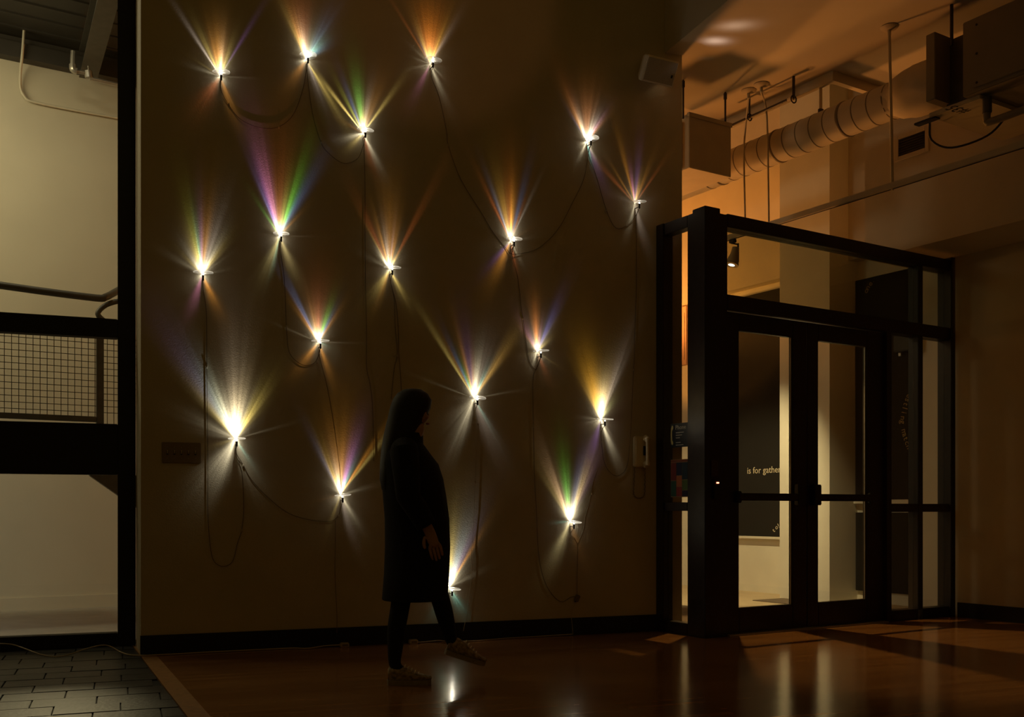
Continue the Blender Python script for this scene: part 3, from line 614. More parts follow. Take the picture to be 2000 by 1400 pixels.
# photo position of the wall point, label, petals (angle from straight up, half width in degrees, reach in m, strength, colour)
LAMPS = [
 (430,150,'prism lamp with gold beams, first of the top row by the window',
  [(-34,2.2,.13,1.3,PA),(-25,4,.09,1.8,Y),(-2,9,.10,2.6,O),(3,5,.06,5,W),(-14,4,.08,1.2,O),(17,4,.075,1.6,Y),(27,5,.05,1.2,YG),(28,2,.17,.3,VI),(-62,3,.07,1.2,Y),(-78,6,.075,1.8,W),(-150,12,.10,.55,R),(160,8,.11,.6,O),(85,2,.09,.5,W)]),
 (598,117,'prism lamp fanning orange and turquoise light, second in the top row',
  [(-17,7,.10,2.2,O),(-10,7,.06,6,W),(-6,10,.17,.5,R),(-25,4,.11,.9,Y),(36,12,.05,3.5,CY),(48,8,.055,1.6,BL),(26,7,.13,.35,BL),(-118,11,.035,3,W),(-150,10,.08,.8,O),(147,3.5,.17,1.1,Y),(157,6,.10,.8,PA),(92,6,.05,.6,W),(-72,3,.05,.6,W)]),
 (840,126,'prism lamp with a solid orange fan, third in the top row',
  [(0,15,.15,1.35,(1,.28,.02)),(-20,4,.075,1.7,Y),(-28,2.5,.05,1,BL),(21,5,.10,1.3,(1,.6,.1)),(29,4,.12,.5,PA),(0,20,.035,3,Y),(-53,4,.07,.8,W),(-35,1.6,.17,.3,R),(-78,4,.055,1.2,W),(-112,4,.07,.8,W),(-155,6,.10,.5,MA),(155,6,.08,1.1,W),(130,4,.04,.8,W)]),
 (709,261,'prism lamp with a green streak hanging under the top row',
  [(-41,1.8,.17,1.8,Y),(-29,2.4,.11,1.3,YG),(-22,2.6,.11,1.0,BL),(-7,6,.13,1.5,GR),(2,8,.05,5,Y),(9,4,.10,.7,PA),(18,7,.14,.4,O),(34,2.4,.14,1.1,Y),(-66,6,.08,1,O),(-113,9,.065,5,W),(-140,9,.05,1.5,Y),(152,6,.07,2.4,W),(163,7,.10,.5,R),(88,2,.06,.4,W),(0,25,.02,8,W)]),
 (1146,277,'prism lamp with two bright winged flares, alone near the loudspeaker',
  [(-21,6,.06,7,W),(-27,5,.09,1.6,O),(-35,3,.07,.8,BL),(25,8,.055,8,PA),(14,4,.045,4,CY),(33,5,.07,2.4,MA),(39,4,.075,1.2,O),(2,13,.14,.6,(1,.3,.03)),(-120,12,.03,4,W),(-155,6,.04,4,W),(166,5,.045,4,CY),(150,6,.05,2,W),(156,7,.13,.35,VI),(-75,3,.05,.4,W),(-24,6,.16,.4,R)]),
 (1240,399,'dim prism lamp with thin dark red rays above the bronze frame',
  [(-15,2.6,.20,.45,O),(-8,3.5,.085,1.3,MA),(5,4,.15,.35,VI),(12,5,.07,1.4,(1,.55,.12)),(22,2.6,.13,.5,O),(35,1.8,.15,.4,R),(-36,1.8,.12,.5,O),(-48,3,.2,.2,R),(70,8,.09,.4,PA),(-75,8,.11,.3,PA),(-165,6,.07,1,W),(165,8,.11,.5,PA),(0,30,.012,3,W)]),
 (546,462,'prism lamp with tall purple and green beams, upper row beside the window',
  [(-13,4.5,.22,1.05,MA),(-19,3.4,.15,1.5,VI),(-22,1.6,.11,1.3,BL),(-34,3,.075,1.2,GR),(-2,4,.11,1,O),(0,10,.30,.2,R),(9,4,.13,1.1,YG),(17,4,.17,1.6,GR),(23,2.6,.11,1.1,CY),(27,4,.22,.28,BL),(40,3,.07,.8,O),(0,22,.035,5,W),(56,3,.06,.6,Y),(-56,3,.06,.6,Y),(-160,8,.09,1.3,(.95,.85,.4)),(-168,3,.08,.8,CY),(158,8,.10,1.0,(.95,.8,.4)),(85,2,.1,.35,W),(-88,2,.07,.35,W)]),
 (997,472,'prism lamp with narrow amber and blue rays in the middle of the wall',
  [(-28,2.6,.15,.7,R),(-20,2.4,.11,1.1,PA),(-22,1.8,.13,.6,BL),(-12,5,.15,1.0,(1,.55,.08)),(0,6,.18,.8,(1,.28,.03)),(3,3.2,.10,3,(1,.55,.05)),(14,2.6,.17,.4,BL),(20,2.2,.11,.7,R),(25,1.8,.13,.6,PA),(55,2.5,.09,.4,O),(0,22,.032,4,W),(-60,3,.06,.8,W),(75,5,.07,.9,W),(-155,8,.11,1.2,O),(-140,6,.09,.6,VI),(168,5,.08,1,R),(150,5,.05,1,W)]),
 (395,537,'prism lamp with a rainbow fan closest to the window, middle height',
  [(-10,5,.15,.9,YG),(-16,7,.085,2,Y),(-7,2.2,.09,3,CY),(-2,3,.13,1,VI),(4,5,.16,.9,O),(14,6,.15,.7,PA),(25,5,.085,1.7,W),(33,5,.08,1.3,Y),(-30,6,.055,2.5,W),(-62,6,.10,.8,W),(-45,4,.05,1.4,Y),(50,2,.09,.5,W),(75,4,.07,.8,W),(-165,8,.09,.8,MA),(156,8,.08,1.7,O),(0,30,.022,7,W)]),
 (761,527,'prism lamp with two small flame shapes over its disc, above the walking person',
  [(-26,3.6,.17,.5,R),(-30,1.8,.09,.6,YG),(-16,3,.11,1.4,O),(-7,4.5,.085,1.6,PA),(0,7,.22,.35,O),(10,4,.11,1.0,O),(6,2,.085,.8,BL),(27,2.2,.27,.25,R),(-33,6,.038,9,W),(27,5,.035,7,Y),(-65,5,.08,.8,W),(82,2,.08,.4,W),(-150,10,.07,1.6,Y),(150,7,.07,2,Y),(-160,5,.09,.6,O),(0,35,.02,3,W)]),
 (622,669,'prism lamp with green, blue and orange petals below the tall purple beams',
  [(-28,2.6,.16,.9,BL),(-33,5,.085,1.4,O),(-11,4.5,.08,1.8,O),(0,5,.075,2.2,R),(17,5,.08,2.8,GR),(25,3.6,.065,2.4,BL),(32,4,.085,.8,O),(0,14,.2,.2,R),(-20,9,.04,5,W),(8,9,.035,5,W),(-70,1.8,.11,.7,W),(88,1.6,.1,.5,W),(110,6,.035,2.5,CY),(-145,9,.08,1.2,O),(160,7,.09,.9,O),(0,40,.015,7,W)]),
 (1049,688,'prism lamp with a short orange and violet flare at the cord of the amber lamp',
  [(-3,6,.11,2,(1,.3,.04)),(10,3,.065,1.7,MA),(24,4.5,.13,.9,(.3,.3,1)),(-28,8,.08,.8,MA),(-38,3,.06,.8,O),(45,6,.045,1.5,Y),(32,4,.08,.6,PA),(0,30,.022,6,W),(-160,6,.035,2.5,W),(120,1.8,.09,.8,Y),(155,7,.07,.6,R),(-105,3,.06,.5,Y)]),
 (926,779,'prism lamp with tall pale rays just in front of the walking person',
  [(-33,1.8,.22,.7,Y),(-29,1.4,.16,.4,O),(-25,2.4,.13,.7,BL),(-21,4.5,.075,2,GR),(-15,3,.15,.7,O),(-8,5,.17,.35,VI),(-3,4,.10,1,O),(5,5,.095,3,W),(15,12,.15,.4,PA),(24,4,.065,3,CY),(33,4,.19,.75,(1,.6,.15)),(0,22,.04,5,W),(-72,1.6,.16,.5,W),(78,1.6,.14,.5,W),(-158,8,.13,1,W),(-140,15,.09,.5,W),(156,10,.15,.4,PA),(148,4,.08,.6,CY),(-90,8,.05,.6,W)]),
 (460,858,'brightest prism lamp with a wide white fan beside the switch plate',
  [(0,15,.085,9,W),(-22,7,.11,4,W),(-28,7,.17,1.1,(.45,.8,.6)),(-31,6,.27,.3,VI),(-38,5,.13,1.2,Y),(3,10,.17,.9,(1,.75,.35)),(0,8,.3,.22,PA),(28,6,.11,3,(1,.8,.2)),(36,6,.09,.9,Y),(50,4,.07,.6,W),(-64,8,.13,1.6,W),(-80,6,.11,.8,W),(-110,6,.08,.8,Y),(-150,14,.12,1.5,W),(-160,5,.09,1.5,W),(160,14,.11,.55,W),(148,5,.06,1,CY),(73,1.8,.14,.6,W)]),
 (1173,820,'prism lamp with a large golden fan near the telephone',
  [(-14,10,.17,1.8,(1,.5,.04)),(0,12,.09,4,(1,.7,.12)),(5,10,.075,8,W),(20,5,.19,.7,PA),(12,7,.15,.9,(1,.7,.35)),(-25,6,.08,1.6,Y),(35,8,.055,1.6,(.7,.8,.35)),(-85,6,.07,1.1,W),(-105,6,.06,1.6,W),(156,6,.09,3.2,W),(-165,10,.19,.28,VI),(140,3,.06,.8,W)]),
 (665,967,'prism lamp with orange and violet beams behind the walking person',
  [(-21,5,.10,1.8,(1,.65,.1)),(-26,3,.13,.6,BL),(-8,9,.065,5,W),(0,12,.18,.9,O),(15,5.5,.13,1.6,VI),(14,3,.10,.9,MA),(23,4,.07,2.2,CY),(33,2.2,.15,1.3,O),(38,1.8,.24,.4,Y),(75,5,.09,1.1,W),(-105,2.5,.08,.5,O),(150,7,.07,1.5,W),(165,6,.11,.5,PA),(-160,4,.07,.5,Y),(-52,3,.06,.7,W)]),
 (1113,1019,'prism lamp with a green core between white beams, low under the golden fan',
  [(-22,6,.16,1.2,(1,.66,.4)),(-30,5,.14,.5,Y),(-6,5.5,.15,1.7,GR),(12,4,.15,.9,BL),(19,5.5,.15,1.9,(1,.75,.35)),(0,24,.05,8,W),(25,5,.27,.12,VI),(60,10,.045,1.6,W),(-95,6,.055,1.6,CY),(-155,9,.12,.95,(.9,.8,.45)),(160,8,.09,.3,O),(80,6,.04,1,W)]),
 (877,1148,'lowest prism lamp at the coat hem with yellow and blue beams above the baseboard',
  [(-10,3.5,.11,.5,CY),(4,5.5,.15,1.9,(1,.78,.2)),(16,6,.13,1.7,(.45,.7,1)),(25,4,.15,.7,VI),(32,2,.13,2,O),(15,12,.22,.35,W),(8,22,.05,9,W),(65,5,.11,.8,W),(150,12,.07,.8,CY),(-150,10,.07,.8,CY),(145,1.6,.06,1.2,CY),(-60,6,.04,1.5,CY)]),
]
HL = .075            # the LED sits this far in front of the wall
BRIGHT = {14:1.5, 17:1.5, 15:1.3, 18:1.5, 2:1.1, 5:1.1, 6:.2, 4:1.0, 9:1.0, 7:.9, 3:.4}
KL = 1.0             # lamp power scale
def petal_light(name, loc, petals, parent, seed, extra=None):
    l = bpy.data.lights.new(name, 'POINT'); o = bpy.data.objects.new(name, l); C.objects.link(o)
    l.energy = KL; l.shadow_soft_size = .002; l.use_nodes = True
    nt = l.node_tree; N = nt.nodes; L = nt.links.new; em = N['Emission']
    def m(op, a, b=None, c=None):
        n = N.new('ShaderNodeMath'); n.operation = op
        for i, x in enumerate((a, b, c)):
            if x is None: continue
            if isinstance(x, (int, float)): n.inputs[i].default_value = x
            else: L(x, n.inputs[i])
        return n.outputs[0]
    geo = N.new('ShaderNodeNewGeometry'); sx = N.new('ShaderNodeSeparateXYZ'); L(geo.outputs['Incoming'], sx.inputs[0])
    dx, dy, dz = sx.outputs
    dyc = m('MAXIMUM', dy, .02)
    k = m('DIVIDE', HL, dyc); u = m('MULTIPLY', dx, k); v = m('MULTIPLY', dz, k)
    r2 = m('MULTIPLY_ADD', u, u, m('MULTIPLY', v, v)); r = m('SQRT', r2)
    phi = m('MULTIPLY', m('ARCTAN2', u, v), 180/math.pi)
    acc = None
    br_ = BRIGHT.get(seed, .8)
    up_ = [q for q in petals if abs(q[0]) < 45]; ws_ = sum(q[1]*q[3] for q in up_); av_ = tuple(sum(q[4][k_]*q[1]*q[3] for q in up_)/ws_ for k_ in range(3)); an_ = sum(q[0]*q[1]*q[3] for q in up_)/ws_
    petals = list(petals) + [(an_,24,.10,.42*br_,av_),(an_,27,.055,.8*br_,tuple(.5*c_+.5*d_ for c_, d_ in zip(av_, W)))] + [(0,34,.033,3.6*br_,W),(-140,26,.02,3.5*br_,W),(140,26,.02,3.5*br_,W)] + [(a_, w_*1.15, r_*.38, s_*1.5, tuple(.65*c_+.35*d_ for c_, d_ in zip(col_, W))) for a_, w_, r_, s_, col_ in petals if s_ >= 1 and abs(a_) < 48 and w_ < 20]
    for ang, w, reach, s, col in petals:
        if 48 < abs(ang) < 128: s *= 1.0; reach *= .58
        elif abs(ang) > 128: s *= 1.9; reach *= .78
        else: s *= 2.9; reach *= .76
        x = m('MULTIPLY_ADD', phi, 1/(w*1.15), -ang/(w*1.15)); x = m('MULTIPLY', x, x)
        e = m('POWER', math.exp(-1), m('MULTIPLY_ADD', r, 1/reach, x))
        n = N.new('ShaderNodeVectorMath'); n.operation = 'MULTIPLY_ADD'; L(e, n.inputs[0]); n.inputs[1].default_value = [c*s for c in col]
        if acc is not None: L(acc, n.inputs[2])
        acc = n.outputs[0]
    no = N.new('ShaderNodeTexNoise'); no.noise_dimensions = '1D'; no.inputs['Scale'].default_value = .22; no.inputs['Detail'].default_value = 3
    L(m('ADD', phi, seed*911.0), no.inputs['W'])
    mod = m('MULTIPLY_ADD', no.outputs['Fac'], 1.3, .35)
    # from wall irradiance to the lamp's intensity in that direction
    q = m('POWER', m('ADD', r2, HL*HL), 1.5)
    gain = m('MULTIPLY', m('MULTIPLY', q, mod), m('LESS_THAN', r, 2.2))
    gain = m('MULTIPLY', gain, m('GREATER_THAN', dy, .021))
    n = N.new('ShaderNodeVectorMath'); n.operation = 'SCALE'; L(acc, n.inputs[0]); L(m('MULTIPLY', gain, 1/HL), n.inputs['Scale'])
    out = n.outputs[0]
    n = N.new('ShaderNodeVectorMath'); n.operation = 'ADD'; L(out, n.inputs[0]); n.inputs[1].default_value = (.0006,.0005,.00035); out = n.outputs[0]
    fr = m('MULTIPLY', m('LESS_THAN', dy, -.03), .006*br_); n = N.new('ShaderNodeVectorMath'); n.operation = 'MULTIPLY_ADD'; L(fr, n.inputs[0]); n.inputs[1].default_value = (1,.9,.7); L(out, n.inputs[2]); out = n.outputs[0]
    for d, cosw, s, col in (extra or []):
        dt = N.new('ShaderNodeVectorMath'); dt.operation = 'DISTANCE'; L(geo.outputs['Incoming'], dt.inputs[0]); dt.inputs[1].default_value = Vector(d).normalized()
        x = m('DIVIDE', dt.outputs['Value'], cosw); x = m('POWER', math.exp(-1), m('MULTIPLY', x, x))
        n = N.new('ShaderNodeVectorMath'); n.operation = 'MULTIPLY_ADD'; L(x, n.inputs[0]); n.inputs[1].default_value = [c*s for c in col]; L(out, n.inputs[2]); out = n.outputs[0]
    L(out, em.inputs['Color']); em.inputs['Strength'].default_value = 62
    o.parent = parent; o.location = Vector(loc) - parent.matrix_world.translation
    return o
lamp_at = []
for i, (u, v, label, petals) in enumerate(LAMPS):
    p = wall(u, v); lamp_at.append(p)
    t = thing('prism_lamp', (p.x, 0, p.z), label, 'lamp', 'prism lamps on the wall')
    random.seed(i+3)
    c = Vector((p.x, -HL, p.z)); tilt = Matrix.Translation(c) @ Matrix.Rotation(math.radians(random.uniform(-7,7)),4,'Y') @ Matrix.Rotation(math.radians(random.uniform(-6,8)),4,'X')
    R0 = random.uniform(.052,.066)
    G().lathe([(.010,-.0045),(R0*.55,-.006),(R0*.9,-.005),(R0,-.0015),(R0,.003),(R0*.88,.0065),(R0*.5,.0085),(.006,.009)], tilt, 32).build('glass_disc', M_LENS, t, smooth=True)
    G().ball(c + Vector((0,0,-.0125)), (.0048,.0048,.004)).build('led', M_LED, t, smooth=True)
    G().lathe([(.0062,-.052),(.0068,-.049),(.0068,-.026),(.0075,-.024),(.0066,-.0165),(.003,-.016)], Matrix.Translation(c), 16).build('holder', M_BLACK, t, smooth=True)
    G().tube([Vector((p.x,-.001,p.z-.034)), Vector((p.x,-.04,p.z-.036)), c + Vector((0,0,-.036))], .0035).build('bracket_arm', M_BLACK, t)
    extra = None
    if i in (4,):  # beams added to this lamp to put bright spots on the entrance ceiling
        tgt = floor_at(1400,80,4.54) - c; t2 = floor_at(1440,50,4.54) - c; t3 = floor_at(1372,108,4.54)-c
        extra = [(tgt,.045,1.7,(1,.8,.72)),(t2,.055,1.2,(1,.74,.58)),(t3,.03,.7,(1,.7,.4))]
    petal_light('petal_light', c + Vector((0,0,.004)), petals, t, i+1, extra)
#--MARK-CORDS
# ------------------------------------------------------------------ cords
def cord(name, pts, label, off=.006, r=.0022, m=None, ends=(None,None), beads=()):
    P = [wall(u, v, off) for u, v in pts]
    if ends[0] is not None: P[0] = Vector((lamp_at[ends[0]].x, -HL, lamp_at[ends[0]].z-.045)); P.insert(1, P[0] + Vector((.004,.055,-.05)))
    if ends[1] is not None: P[-1] = Vector((lamp_at[ends[1]].x, -HL, lamp_at[ends[1]].z-.045)); P.insert(-1, P[-1] + Vector((-.004,.055,-.05)))
    t = thing('lamp_cord', tuple(P[len(P)//2]), label, 'cord', 'lamp cords')
    G().tube(smoothpts(P,5), r, 6).build('wire', m or M_CORD, t, smooth=True)
    for u, v in beads: G().ball(wall(u, v, off), (.007,.006,.012), 8, 6).build('clip', M_CORDL, t, smooth=True)
    return t
cord('c', [(432,165),(447,205),(470,233),(507,249),(543,248),(572,225),(590,180),(600,135)], 'thin cord sagging between the gold lamp and the turquoise lamp', ends=(0,1), beads=[(446,202),(545,248)])
cord('c', [(602,135),(610,220),(627,278),(645,302),(672,319),(698,310),(710,280)], 'thin cord sagging from the turquoise lamp to the green streak lamp', ends=(1,3), beads=[(628,277)])
cord('c', [(845,142),(858,190),(872,255),(876,285),(900,350),(940,415),(962,452),(985,481),(996,490)], 'thin cord from the solid orange fan lamp to the amber lamp', ends=(2,7), beads=[(875,284)])
cord('c', [(714,278),(713,360),(713,450),(714,560),(716,650),(716,715),(723,752),(728,800),(730,900)], 'thin cord hanging straight down from the green streak lamp', ends=(3,None))
cord('c', [(1152,292),(1140,350),(1116,400),(1095,440),(1070,470),(1040,490),(1008,492)], 'thin cord from the winged lamp to the amber lamp', ends=(4,7))
cord('c', [(1155,292),(1165,345),(1185,412),(1203,445),(1225,440),(1242,418)], 'thin cord sagging from the winged lamp to the dim red lamp', ends=(4,5), beads=[(1183,412)])
cord('c', [(1244,418),(1243,460),(1243,560),(1240,640),(1239,700),(1237,725),(1235,780),(1232,840),(1226,905),(1212,927),(1196,926),(1181,905),(1175,865),(1177,840)], 'long thin cord from the dim red lamp down to the golden fan lamp', ends=(5,14), beads=[(1238,722),(1174,863)])
cord('c', [(552,478),(555,540),(558,600),(560,650),(566,690),(590,712),(612,710),(622,688)], 'thin cord hanging from the purple beam lamp to the lamp below it', ends=(6,10), beads=[(560,637),(620,708)])
cord('c', [(1003,488),(1011,540),(1018,600),(1022,625),(1028,670),(1034,705),(1046,722),(1049,706)], 'thin cord from the amber lamp to the short orange flare', ends=(7,11), beads=[(1021,622)])
cord('c', [(1051,706),(1046,722),(1041,745),(1042,830),(1044,930),(1048,1000),(1052,1080),(1062,1130),(1078,1160),(1097,1175),(1115,1166),(1124,1165)], 'long thin cord hanging in a loop from the orange flare lamp to the plug box', ends=(11,None), beads=[(1042,832)])
cord('c', [(400,555),(403,610),(404,715),(405,800),(406,900),(406,1000),(410,1060),(416,1092),(428,1104),(442,1105),(455,1094),(464,1060),(472,1035),(476,990),(472,920),(466,876)], 'long thin cord looping from the rainbow lamp down to the brightest lamp', ends=(8,13), beads=[(404,716),(472,1036)])
cord('c', [(766,545),(770,585),(772,640),(776,690),(770,720),(764,780)], 'thin cord hanging from the flame lamp towards the person', ends=(9,None), beads=[(770,694)])
cord('c', [(768,545),(773,590),(778,640),(779,690),(783,740),(785,800)], 'second thin cord hanging behind the person below the flame lamp', ends=(9,None), beads=[(777,695)])
cord('c', [(624,688),(640,760),(655,850),(664,920),(667,955)], 'thin cord from the petal lamp down to the violet beam lamp', ends=(10,None))
cord('c', [(466,880),(475,908),(490,935),(520,968),(560,1000),(600,1014),(640,1018),(654,1014),(662,1004),(667,990)], 'thin cord sagging from the brightest lamp to the violet beam lamp', ends=(13,15), beads=[(475,910),(660,1007)])
cord('c', [(655,1016),(655,1060),(654,1110),(656,1160),(658,1200),(658,1236)], 'straight thin cord dropping from the violet beam lamp to the floor', off=.018)
cord('c', [(933,796),(935,830),(932,865),(928,930),(926,980),(924,1030),(921,1060),(919,1088),(921,1108),(919,1145),(916,1165),(913,1195),(909,1212),(905,1232)], 'thin pale cord hanging in front of the person from the pale ray lamp', off=.018, ends=(12,None), m=M_CORDL, beads=[(934,827),(928,942),(915,1180)])
cord('c', [(1165,922),(1157,945),(1154,965),(1150,985),(1143,1010),(1139,1035),(1133,1050),(1128,1060),(1122,1050),(1117,1035)], 'pale cord hooked up beside the green core lamp', ends=(None,16), m=M_CORDL, beads=[(1156,964)])
cord('c', [(1128,1060),(1128,1090),(1127,1130),(1127,1160)], 'thin cord dropping from the green core lamp to the plug box', off=.012)
cord('c', [(1125,1175),(1118,1190),(1116,1205),(1117,1215),(1119,1238)], 'pale lead from the plug box over the baseboard', off=.02, m=M_CORDL)
pbx = thing('plug_box', tuple(wall(1127,1175)), 'small plug box on the wall under the green core lamp', 'plug')
PM = Matrix.Translation(wall(1127,1168,.012)) @ Matrix.Rotation(math.radians(28),4,'Y')
G().box((-.018,-.012,-.026),(.018,.010,.026),PM).build('case', M_CORD, pbx, bevel=.004)
G().box((-.004,-.008,-.034),(.004,.004,-.024),PM).build('strain_relief', M_BLACK, pbx)
# leads lying on the floor
def floor_cord(pts, label, r=.004, m=None):
    P = [floor_at(u, v, z) for u, v, z in pts]
    for p in P: p.y = min(p.y, -.024) if p.x > .10 else min(p.y, .535)
    t = thing('floor_cord', tuple(P[len(P)//2]), label, 'cord'); G().tube(smoothpts(P,6), r, 8).build('wire', m or M_CORDL, t, smooth=True); return t
floor_cord([(-30,1251,.06),(0,1251,.055),(26,1255,.045),(50,1267,.02),(80,1278,.006),(108,1282,.005),(135,1278,.006),(165,1268,.03),(195,1260.5,.05),(215,1262,.04),(240,1275,.008),(270,1278,.006),(340,1277,.006),(400,1272,.006),(460,1267,.006),(560,1262,.006),(600,1266,.006),(625,1256,.01),(650,1251,.012)], 'pale flex snaking over the slate tiles and along the baseboard')
fp = floor_at(658,1251,.012)
pg = thing('plug_box', (fp.x,-.05,0), 'pale plug box on the floor behind the walking person', 'plug')
G().box((fp.x-.03,-.075,0),(fp.x+.03,-.03,.03)).build('case', M_CORDL, pg, bevel=.005)
G().box((fp.x-.02,-.076,.008),(fp.x+.02,-.0752,.022)).build('socket_face', M_CORD, pg)
fq = floor_at(806,1253,.012)
pg = thing('plug_box', (fq.x,-.05,0), 'pale plug box on the floor beside the person\'s leg', 'plug')
G().box((fq.x-.03,-.08,0),(fq.x+.03,-.03,.03)).build('case', M_CORDL, pg, bevel=.005)
G().box((fq.x-.02,-.081,.008),(fq.x+.02,-.0802,.022)).build('socket_face', M_CORD, pg)
floor_cord([(812,1254,.012),(830,1253,.006),(848,1247,.01),(862,1250,.006),(880,1252,.006),(930,1251,.006),(990,1246,.006),(1060,1241,.006),(1118,1238,.01)], 'thin lead along the baseboard past the lowest lamp', .003)
#--MARK-PERSON
# ------------------------------------------------------------------ the walking person
base = floor_at(790,1331)
PH = math.radians(-15)
PMX = Matrix.Translation((base.x, base.y, 0)) @ Matrix.Rotation(PH,4,'Z')
person = thing('person', (base.x, base.y, 0), 'person in a long black coat and canvas sneakers walking past the lamps', 'person')
def skin_mesh(name, nodes, edges, root, mats, parent, sub=2):
    me = bpy.data.meshes.new(name); me.from_pydata([n[0] for n in nodes], edges, [])
    o = bpy.data.objects.new(name+'_src', me); C.objects.link(o)
    md = o.modifiers.new('skin','SKIN'); md.use_smooth_shade = True
    sv = me.skin_vertices[0].data
    for i, n in enumerate(nodes):
        r = n[1] if isinstance(n[1], tuple) else (n[1], n[1]); sv[i].radius = r; sv[i].use_root = (i == root)
    s = o.modifiers.new('sub','SUBSURF'); s.levels = sub; s.render_levels = sub
    bpy.context.view_layer.update()
    ev = o.evaluated_get(bpy.context.evaluated_depsgraph_get()); m2 = bpy.data.meshes.new_from_object(ev)
    bpy.data.objects.remove(o); m2.name = name
    m2.transform(PMX); m2.transform(Matrix.Translation(-Vector((base.x, base.y, 0))))
    for m in mats: m2.materials.append(m)
    r = bpy.data.objects.new(name, m2); C.objects.link(r); r.parent = parent
    return r
nodes, edges = [], []
def nd(p, r): nodes.append((p, r)); return len(nodes)-1
def ch(*ids):
    for a, b in zip(ids, ids[1:]): edges.append((a, b))
pel = nd((0,0,.86),(.12,.10)); sp1_ = nd((.005,0,1.02),(.105,.09)); chs = nd((.0,0,1.2),(.12,.095)); nk = nd((.02,0,1.335),.05); hb = nd((.045,0,1.40),.062); hc = nd((.05,0,1.475),(.075,.085)); ht = nd((.045,0,1.545),(.06,.068))
ch(pel,sp1_,chs,nk,hb,hc,ht)
jaw = nd((.105,0,1.405),.034); ch(hb,jaw)
br = nd((.115,0,1.50),.036); ch(hc,br)
ns = nd((.138,0,1.463),.013); ch(hc,ns)
def leg(y, pts, rs):
    ids = [pel] + [nd((x,y,z),r) for (x,z),r in zip(pts, rs)]; ch(*ids)
leg(-.085,[(-.01,.80),(-.015,.64),(-.015,.47),(-.045,.30),(-.055,.10),(.01,.045)],[.085,.078,.058,.055,.036,.03])
leg(.085,[(.02,.80),(.10,.66),(.18,.52),(.225,.36),(.265,.20),(.325,.16)],[.085,.078,.058,.055,.036,.03])
def arm(sy, el, wr, palm, fdir):
    sh_ = nd((0,sy*.17,1.255),.062); e = nd(el,.046); w = nd(wr,.03); pm = nd(palm,(.036,.02)); ch(chs,sh_,e,w,pm)
    d = Vector(fdir).normalized(); side = Vector((0,sy,0)).cross(d).normalized()
    P = Vector(palm)
    for k, ln in enumerate((.072,.082,.077,.06)):
        q0 = P + d*.035 + side*(k-1.5)*.019; q1 = q0 + d*ln*.5 + Vector((0,-sy*.008,0)); q2 = q1 + d*ln*.5*.9 + Vector((0,-sy*.02,0)) 
        a_, b_, c_ = nd(tuple(q0),.010), nd(tuple(q1),.009), nd(tuple(q2),.0075); ch(pm,a_,b_,c_)
    q0 = Vector(wr).lerp(P,.55) - side*.034; q1 = q0 + d*.035 - side*.014; q2 = q1 + d*.03
    a_, b_, c_ = nd(tuple(q0),.012), nd(tuple(q1),.0105), nd(tuple(q2),.009); ch(pm,a_,b_,c_)
arm(-1,(.02,-.235,1.02),(.125,-.218,.85),(.152,-.208,.785),(.25,.05,-.95))
arm(1,(-.05,.235,1.02),(.02,.235,.82),(.035,.232,.755),(.2,-.05,-1))
body = skin_mesh('body', nodes, edges, pel, [M_SKIN, M_TROUS], person)
for p in body.data.polygons:
    p.material_index = 1 if p.center.z < 1.0 and abs((Matrix.Rotation(-PH,4,'Z') @ p.center).y) < .17 else 0
def ell(z, cx, rx, ry, n=28, cy=0, wob=0, ph=0):
    return [PMX @ Vector((cx + rx*math.cos(t)*(1+wob*math.sin(5*t+ph)), cy + ry*math.sin(t)*(1+wob*math.sin(4*t+ph)), z)) for t in [2*math.pi*i/n for i in range(n)]]
prof = [(.455,.055,.178,.215),(.46,.055,.181,.218),(.60,.066,.180,.212),(.75,.072,.180,.205),(.90,.070,.178,.20),(1.02,.058,.175,.20),(1.12,.046,.170,.205),(1.20,.030,.158,.21),(1.26,.014,.128,.20),(1.295,.012,.105,.165),(1.325,.012,.082,.10),(1.36,.012,.078,.085)]
coat = G().loft([ell(z,cx,rx,ry,32,0,.012 if z < 1.2 else 0,z*4) for z,cx,rx,ry in prof], caps=False).build('coat', M_COAT, person, smooth=True)
md = coat.modifiers.new('thickness','SOLIDIFY'); md.thickness = .012
def sleeve(pts, rs): G().tube([PMX @ Vector(p) for p in pts], rs, 16).build('sleeve', M_COAT, coat, smooth=True)
sleeve([(0,-.13,1.27),(.0,-.19,1.25),(.012,-.225,1.13),(.02,-.24,1.02),(.07,-.232,.945),(.115,-.222,.865)],[.075,.078,.072,.066,.06,.055])
sleeve([(0,.13,1.27),(.0,.19,1.25),(-.02,.225,1.13),(-.05,.24,1.02),(-.02,.24,.93),(.015,.237,.84)],[.075,.078,.072,.066,.06,.055])
collar = G().loft([ell(1.31,.012,.092,.11,24),ell(1.37,.02,.082,.09,24),ell(1.372,.02,.074,.082,24),ell(1.32,.012,.08,.095,24)], caps=False).build('collar', M_COAT, coat, smooth=True)
hr_ = [(1.618,.045,.012,.012),(1.612,.045,.05,.05),(1.59,.043,.085,.082),(1.555,.040,.108,.098),(1.51,.030,.112,.104),(1.46,.014,.106,.106),(1.41,-.004,.100,.108),(1.35,-.028,.088,.115),(1.28,-.052,.075,.12),(1.20,-.072,.062,.12),(1.12,-.088,.048,.11),(1.06,-.095,.03,.09),(1.04,-.097,.006,.03)]
G().loft([ell(z,cx,rx,ry,36,0,.018,z*9) for z,cx,rx,ry in hr_]).build('hair', M_HAIR, person, smooth=True)
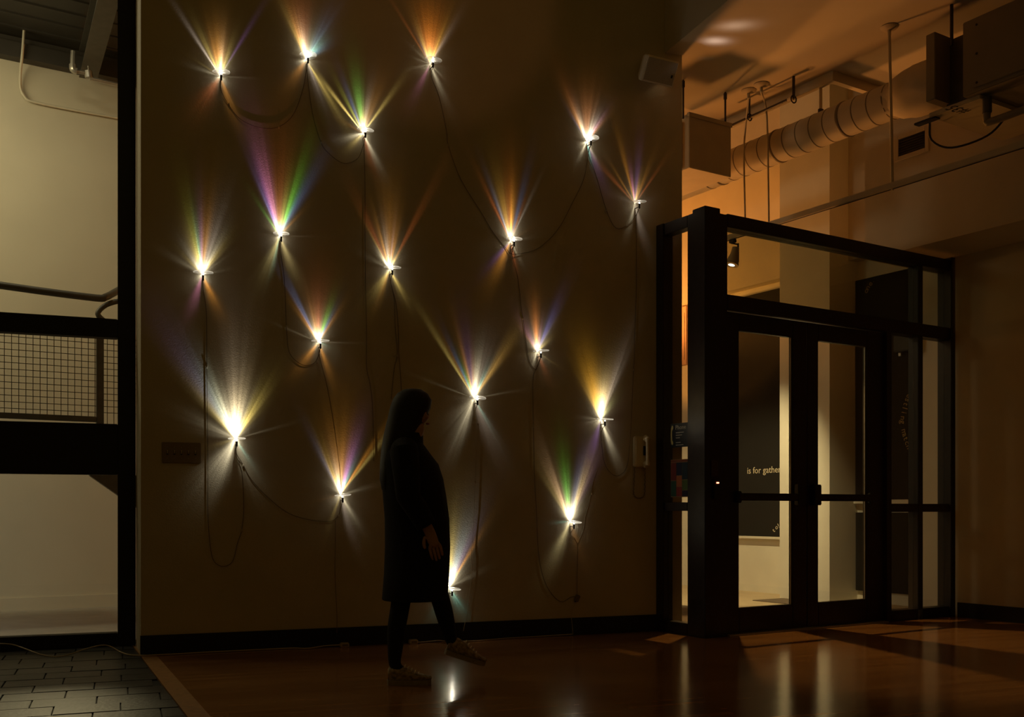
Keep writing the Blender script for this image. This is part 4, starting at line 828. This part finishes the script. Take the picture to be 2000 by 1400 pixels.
for sy in (-1,1):
    G().ball((.118,sy*.032,1.478),(.010,.012,.010),10,6,PMX).build('eye', mat('eye', (.05,.04,.035), .2, noise=.1), person, smooth=True)
    G().ball((.112,sy*.032,1.502),(.012,.02,.004),10,6,PMX).build('eyebrow', M_HAIR, person, smooth=True)
G().ball((.128,0,1.425),(.012,.022,.006),10,6,PMX).build('mouth', mat('lips', (.35,.14,.11), .5, noise=.05), person, smooth=True)
# sneakers
def sneaker(x0, y, z0, pitch, label):
    SM = PMX @ Matrix.Translation((x0,y,z0)) @ Matrix.Rotation(pitch,4,'Y')
    def foot(x, hw, zb, zt, n=16):
        return [SM @ Vector((x, hw*math.cos(t), zb + (zt-zb)*(.5+.5*math.sin(t)) if math.sin(t) > -.6 else zb)) for t in [2*math.pi*i/n for i in range(n)]]
    s = G().loft([foot(x,w,.024,h) for x,w,h in ((-.045,.026,.085),(-.035,.034,.10),(0,.037,.108),(.04,.038,.098),(.08,.042,.078),(.12,.045,.062),(.155,.042,.052),(.18,.028,.042),(.186,.014,.034))]).build('sneaker', M_CANVAS, person, smooth=True)
    s['label'] = label
    G().loft([[SM @ Vector((x, sy_*w, z)) for x, w, sy_ in ([(-.05,.02,1),(-.042,.036,1),(.04,.040,1),(.12,.048,1),(.17,.040,1),(.19,.016,1),(.19,.016,-1),(.17,.040,-1),(.12,.048,-1),(.04,.040,-1),(-.042,.036,-1),(-.05,.02,-1)])] for z in (0,.026)]).build('sole', M_SOLE, s)
    for k in range(5):
        xx = .045 + k*.018; zz = .101 - k*.0105
        G().tube([SM @ Vector((xx,-.026,zz-.006)), SM @ Vector((xx+.006,0,zz+.006)), SM @ Vector((xx,.026,zz-.006))], .0032, 6).build('lace', M_IVORY, s, smooth=True)
    G().ball((.172,0,.034),(.022,.032,.014),12,6,SM).build('toe_cap', M_SOLE, s, smooth=True)
sneaker(-.045,-.085,0,0,'patterned canvas sneaker planted on the floor')
sneaker(.268,.085,.125,math.radians(18),'canvas sneaker of the swinging foot')
